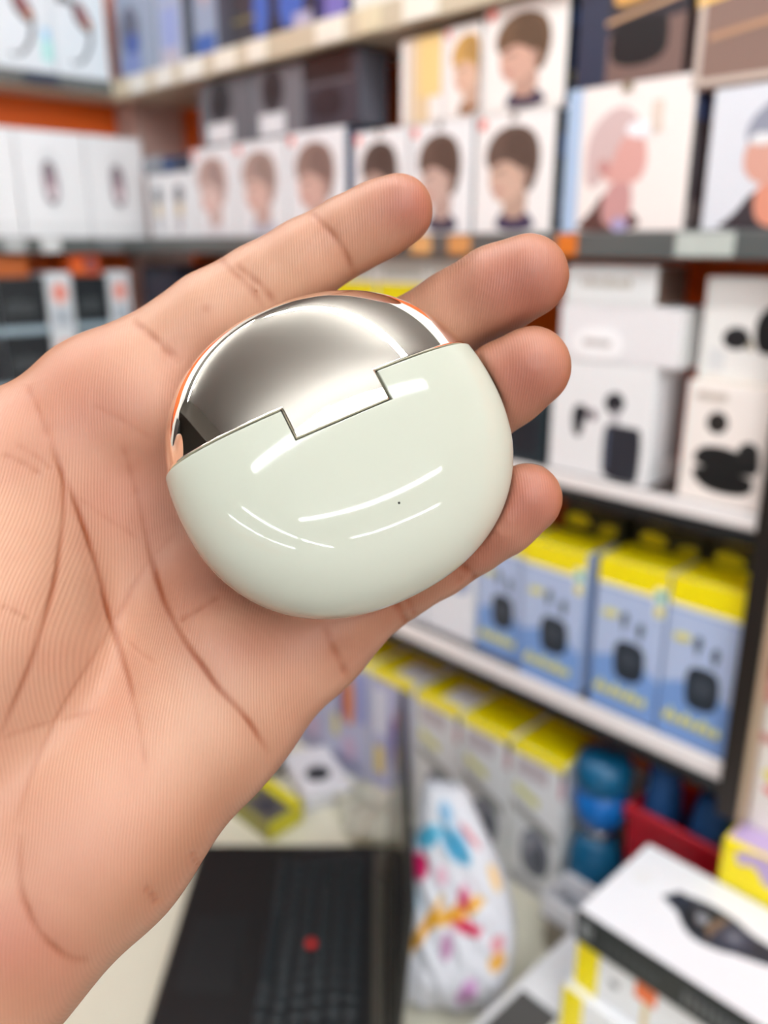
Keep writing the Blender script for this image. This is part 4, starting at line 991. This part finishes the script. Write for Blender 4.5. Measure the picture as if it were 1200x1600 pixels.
f, W_, H_ = face_of(*WB, '-Y')
prints('lettering', wb, f, W_, H_, [('r', .01, .1, .97, .9, (32, 38, 40)), ('r', .03, .25, .035, .8, (180, 184, 186)), ('r', .05, .3, .058, .75, (190, 194, 196)), ('r', .066, .3, .072, .75, (180, 184, 186)), ('r', .082, .3, .10, .7, (120, 124, 126))]
       + [('r', .16+.045*i_, .35, .185+.045*i_, .62, (58, 64, 66)) for i_ in range(7)] + [('r', .58+.036*i_, .3, .60+.036*i_, .66, (96, 100, 102)) for i_ in range(9)])
# open white tray left of the stack
def tray(name, label, loc, W, D, H, rz, col, inner, tilt=0.0):
    e = empty(name, loc, rz); e.rotation_euler = (tilt, 0, rz); tag(e, label, 'tray'); t = .003
    m = M_(col, .4)
    box('bottom', -W/2, W/2, -D/2, D/2, 0, t, M_(inner, .5), e)
    for a in ((-W/2, W/2, -D/2, -D/2+t), (-W/2, W/2, D/2-t, D/2), (-W/2, -W/2+t, -D/2+t, D/2-t), (W/2-t, W/2, -D/2+t, D/2-t)): box('side', *a, t, H, m, e, 0.0008)
    return e
rr0 = carton('accessory_carton', 'plain beige carton under the open white tray', 'carton', None, -0.410, -0.322, 0.636, 0.676, Z0+D0, Z0-.7005, (170, 160, 142))
prints('paper_tape', rr0, ((-.044, -.02, 0), (1,0,0), (0,0,1), (0,-1,0)), .088, .044, [('r', .0, .44, 1, .56, (150, 140, 122))])
tray('open_box_tray', 'empty white box tray tucked behind the watch box stack', (-0.3665, 0.656, Z0-.70), 0.095, 0.047, 0.032, 0, (226, 226, 230), (130, 132, 140))
# white box with grey panel in front
o_ = empty('phone_box', (-0.3465, 0.525, Z0+D0)); tag(o_, 'white box with dark grey panel at the bottom edge beside the yellow wrap', 'box')
box('box_shell', -0.027, 0.027, -0.105, 0.105, 0, 0.054, M_((228, 226, 226), .4), o_, 0.003, 2)
box('grey_panel', -0.017, 0.0255, -0.1035, 0.008, 0.0535, 0.056, M_((84, 82, 80), .4), o_, 0.001)
# blue bottle shaped device
def lathe(name, prof, m, parent, seg=28):
    bm = bmesh.new(); rs = []
    for r, z in prof: rs.append([bm.verts.new((r*math.cos(2*math.pi*i/seg), r*math.sin(2*math.pi*i/seg), z)) for i in range(seg)])
    for a, c in zip(rs[:-1], rs[1:]):
        for i in range(seg): bm.faces.new((a[i], a[(i+1) % seg], c[(i+1) % seg], c[i]))
    bm.faces.new(rs[0][::-1]); bm.faces.new(rs[-1])
    return from_bm(name, bm, m, parent, True)
m_teal = mat('teal_plastic', (14, 92, 132), 0.3); m_blu = mat('bright_blue_plastic', (10, 104, 184), 0.3); m_ch = mat('chrome_ring', (200, 204, 208), 0.12, metal=1.0)
bt = empty('blue_bottle', (-0.3995, 0.7135, Z0+D0)); tag(bt, 'blue rounded bottle beside the yellow topped cartons', 'bottle')
lathe('bottle_body', [(.026,0),(.030,.004),(.031,.05),(.030,.09),(.022,.112),(.016,.118)], m_teal, bt)
lathe('neck_ring', [(.0165,.1185),(.0175,.121),(.0175,.127),(.0165,.129)], m_ch, bt)
lathe('bottle_shoulder', [(.016,.1295),(.026,.140),(.030,.155),(.029,.170),(.024,.180)], m_blu, bt)
lathe('cap', [(.027,.1805),(.031,.186),(.031,.205),(.027,.216),(.012,.221)], m_teal, bt)
# red tub holding blue pouches
m_red = mat('red_plastic', (176, 10, 34), 0.4); m_nav = mat('navy_fabric', (12, 72, 128), 0.7, noise=0.1, nscale=40)
rb = empty('red_tub', (-0.306, 0.737, Z0+D0)); tag(rb, 'red tub behind the watch box, holding blue pouches', 'tub')
bm = bmesh.new()
o1 = [(-.055,-.035),(.055,-.035),(.055,.035),(-.055,.035)]
def ringz(z, k, ins): return [bm.verts.new((x*k-(ins if x > 0 else -ins), y*k-(ins if y > 0 else -ins), z)) for x, y in o1]
r0, r1, r2, r3 = ringz(0, .88, 0), ringz(.182, 1.0, 0), ringz(.182, 1.0, .003), ringz(.004, .88, .003)
for a, c in ((r0, r1), (r1, r2), (r2, r3)):
    for i in range(4): bm.faces.new((a[i], a[(i+1) % 4], c[(i+1) % 4], c[i]))
bm.faces.new(r0[::-1]); bm.faces.new(r3)
from_bm('tub_shell', bm, m_red, rb)
box('tub_rim', -.058, .058, -.0385, -.0352, .170, .183, m_red, rb, 0.001)
def pouch(label, loc, W, D, H, tilt):
    bm = bmesh.new(); bmesh.ops.create_cube(bm, size=1.0)
    bmesh.ops.subdivide_edges(bm, edges=list(bm.edges), cuts=5, use_grid_fill=True)
    for v in bm.verts:
        c = v.co; k = 1-.35*(2*abs(c.x))**4; v.co = Vector((c.x*W*(1-.25*(2*abs(c.z))**4), c.y*D*k*(1-.4*(2*abs(c.z))**4), (c.z+.5)*H))
    o_ = from_bm('blue_pouch', bm, m_nav, None, True); o_.location = loc; o_.rotation_euler = (0, tilt, 0.1)
    tag(o_, label, 'pouch', 'blue pouches in the red tub')
    box('zip', -W*.3, W*.3, -D*.12, D*.12, H*.985, H*1.005, mat('zip_dark', (10, 30, 56), .5), o_, .0004)
pouch('slim blue pouch standing at the left in the red tub', (-0.328, 0.737, Z0+D0+.005), .030, .05, .225, -.06)
pouch('wide blue pouch standing at the right in the red tub', (-0.287, 0.737, Z0+D0+.005), .046, .05, .212, .03)
# right of the post
def rr(name, label, cat, x0, x1, y0, y1, z0, z1, front, **k):
    b = (x0, x1, y0, y1, Z0+z0, Z0+z1); return carton(name, label, cat, None, *b, front, **k), b
o_, b = rr('accessory_carton', 'yellow carton with purple splash on top at the right edge', 'carton', -0.2435, -0.115, 0.6565, 0.755, D0, -.5095, YEL, top=(196, 172, 214), bev=.004)
pr(o_, b, '-Y', 'splash_print', [('p', [(.10,1.0),(.12,.90),(.24,.95),(.34,.86),(.5,.94),(.7,.88),(.9,.94),(.95,1.0)], (196, 172, 214)), ('r', .3, .60, .9, .68, (90, 84, 30))])
o_, b = rr('accessory_carton', 'cream carton with red and yellow print beside the dark post', 'carton', -0.2355, -0.12, 0.688, 0.74, -.509, -.36, (226, 214, 200), bev=.001)
pr(o_, b, '-Y', 'front_print', [('r', .0, .86, 1, 1, (214, 150, 140)), ('e', .3, .40, .24, .06, (232, 214, 60)), ('e', .34, .30, .26, .05, (232, 110, 100)), ('r', .0, .60, 1, .66, (206, 150, 140))])
o_, b = rr('accessory_carton', 'red carton with white mark beside the dark post', 'carton', -0.2355, -0.12, 0.69, 0.74, -.3595, -.27, (186, 18, 44), bev=.001)
pr(o_, b, '-Y', 'front_print', [('e', .3, .4, .16, .14, (236, 232, 232))])
# ------------------------------------------------------------------ small things behind the laptop
o_ = empty('camera_box', (-0.812, 0.640, Z0+D0), math.radians(-20)); tag(o_, 'small white box with dark round window behind the laptop', 'box')
box('box_shell', -0.055, 0.055, -0.035, 0.035, 0, 0.028, M_((208, 208, 214), .4), o_, 0.004, 2)
lathe('dark_window', [(.018,.0275),(.018,.0292),(.015,.0296),(.002,.0297)], M_((40, 46, 52), .3), o_).location = (.012, -.002, 0)
o_ = carton('cable_carton', 'flat olive and yellow carton lying behind the laptop', 'carton', None, -0.06, 0.06, -0.03, 0.03, Z0+D0, Z0+D0+.03, (140, 136, 60), top=(96, 92, 88), right=(210, 200, 30)); o_.location = (-0.822, 0.545, Z0+D0); o_.rotation_euler = (0, 0, math.radians(2))
prints('yellow_stripe', o_, ((-.06, -.03, .03), (1,0,0), (0,1,0), (0,0,1)), .12, .06, [('r', 0, .70, 1, 1, (220, 210, 20)), ('e', .3, .35, .2, .24, (170, 166, 40)), ('e', .75, .35, .14, .2, (60, 62, 72))])
bm = bmesh.new(); n_ = 14
g = [[bm.verts.new((i/n_*.12-.06, j/n_*.085-.0425, .006+.010*math.sin(i*.5)*math.sin(j*.45+1)+.004*math.sin(i*1.3+j))) for i in range(n_+1)] for j in range(n_+1)]
for j in range(n_):
    for i in range(n_): bm.faces.new((g[j][i], g[j][i+1], g[j+1][i+1], g[j+1][i]))
bmesh.ops.solidify(bm, geom=list(bm.faces), thickness=.0012)
zm = min(v.co.z for v in bm.verts)
for v in bm.verts: v.co.z -= zm
pa = from_bm('crumpled_paper', bm, M_((226, 220, 196), .7), None, True); pa.location = (-0.706, 0.648, Z0+D0+.0003); pa.rotation_euler = (0, 0, lrot+.3)
tag(pa, 'crumpled cream paper behind the laptop', 'paper')
bm = bmesh.new()
pts = [Vector((.05*math.cos(a*1.0)*(1-.02*a), .03*math.sin(a*1.0)*(1-.02*a), .004+.0018*a+.002*math.sin(3*a))) for a in [i*.35 for i in range(60)]]
prev = None
for i, p in enumerate(pts):
    d = (pts[min(i+1, len(pts)-1)] - pts[max(i-1, 0)]).normalized(); sx_ = d.cross(Vector((0,0,1))).normalized(); sy_ = sx_.cross(d)
    r = [bm.verts.new(p + (sx_*math.cos(k*math.pi/4) + sy_*math.sin(k*math.pi/4))*.0035) for k in range(8)]
    if prev:
        for k in range(8): bm.faces.new((prev[k], prev[(k+1) % 8], r[(k+1) % 8], r[k]))
    else: bm.faces.new(r)
    prev = r
bm.faces.new(prev)
cb = from_bm('coiled_cable', bm, mat('cable_black', (18, 18, 19), .5), None, True); cb.location = (-0.905, 0.615, Z0+D0+.0005)
tag(cb, 'coiled black cable at the foot of the cartons behind the palm', 'cable')
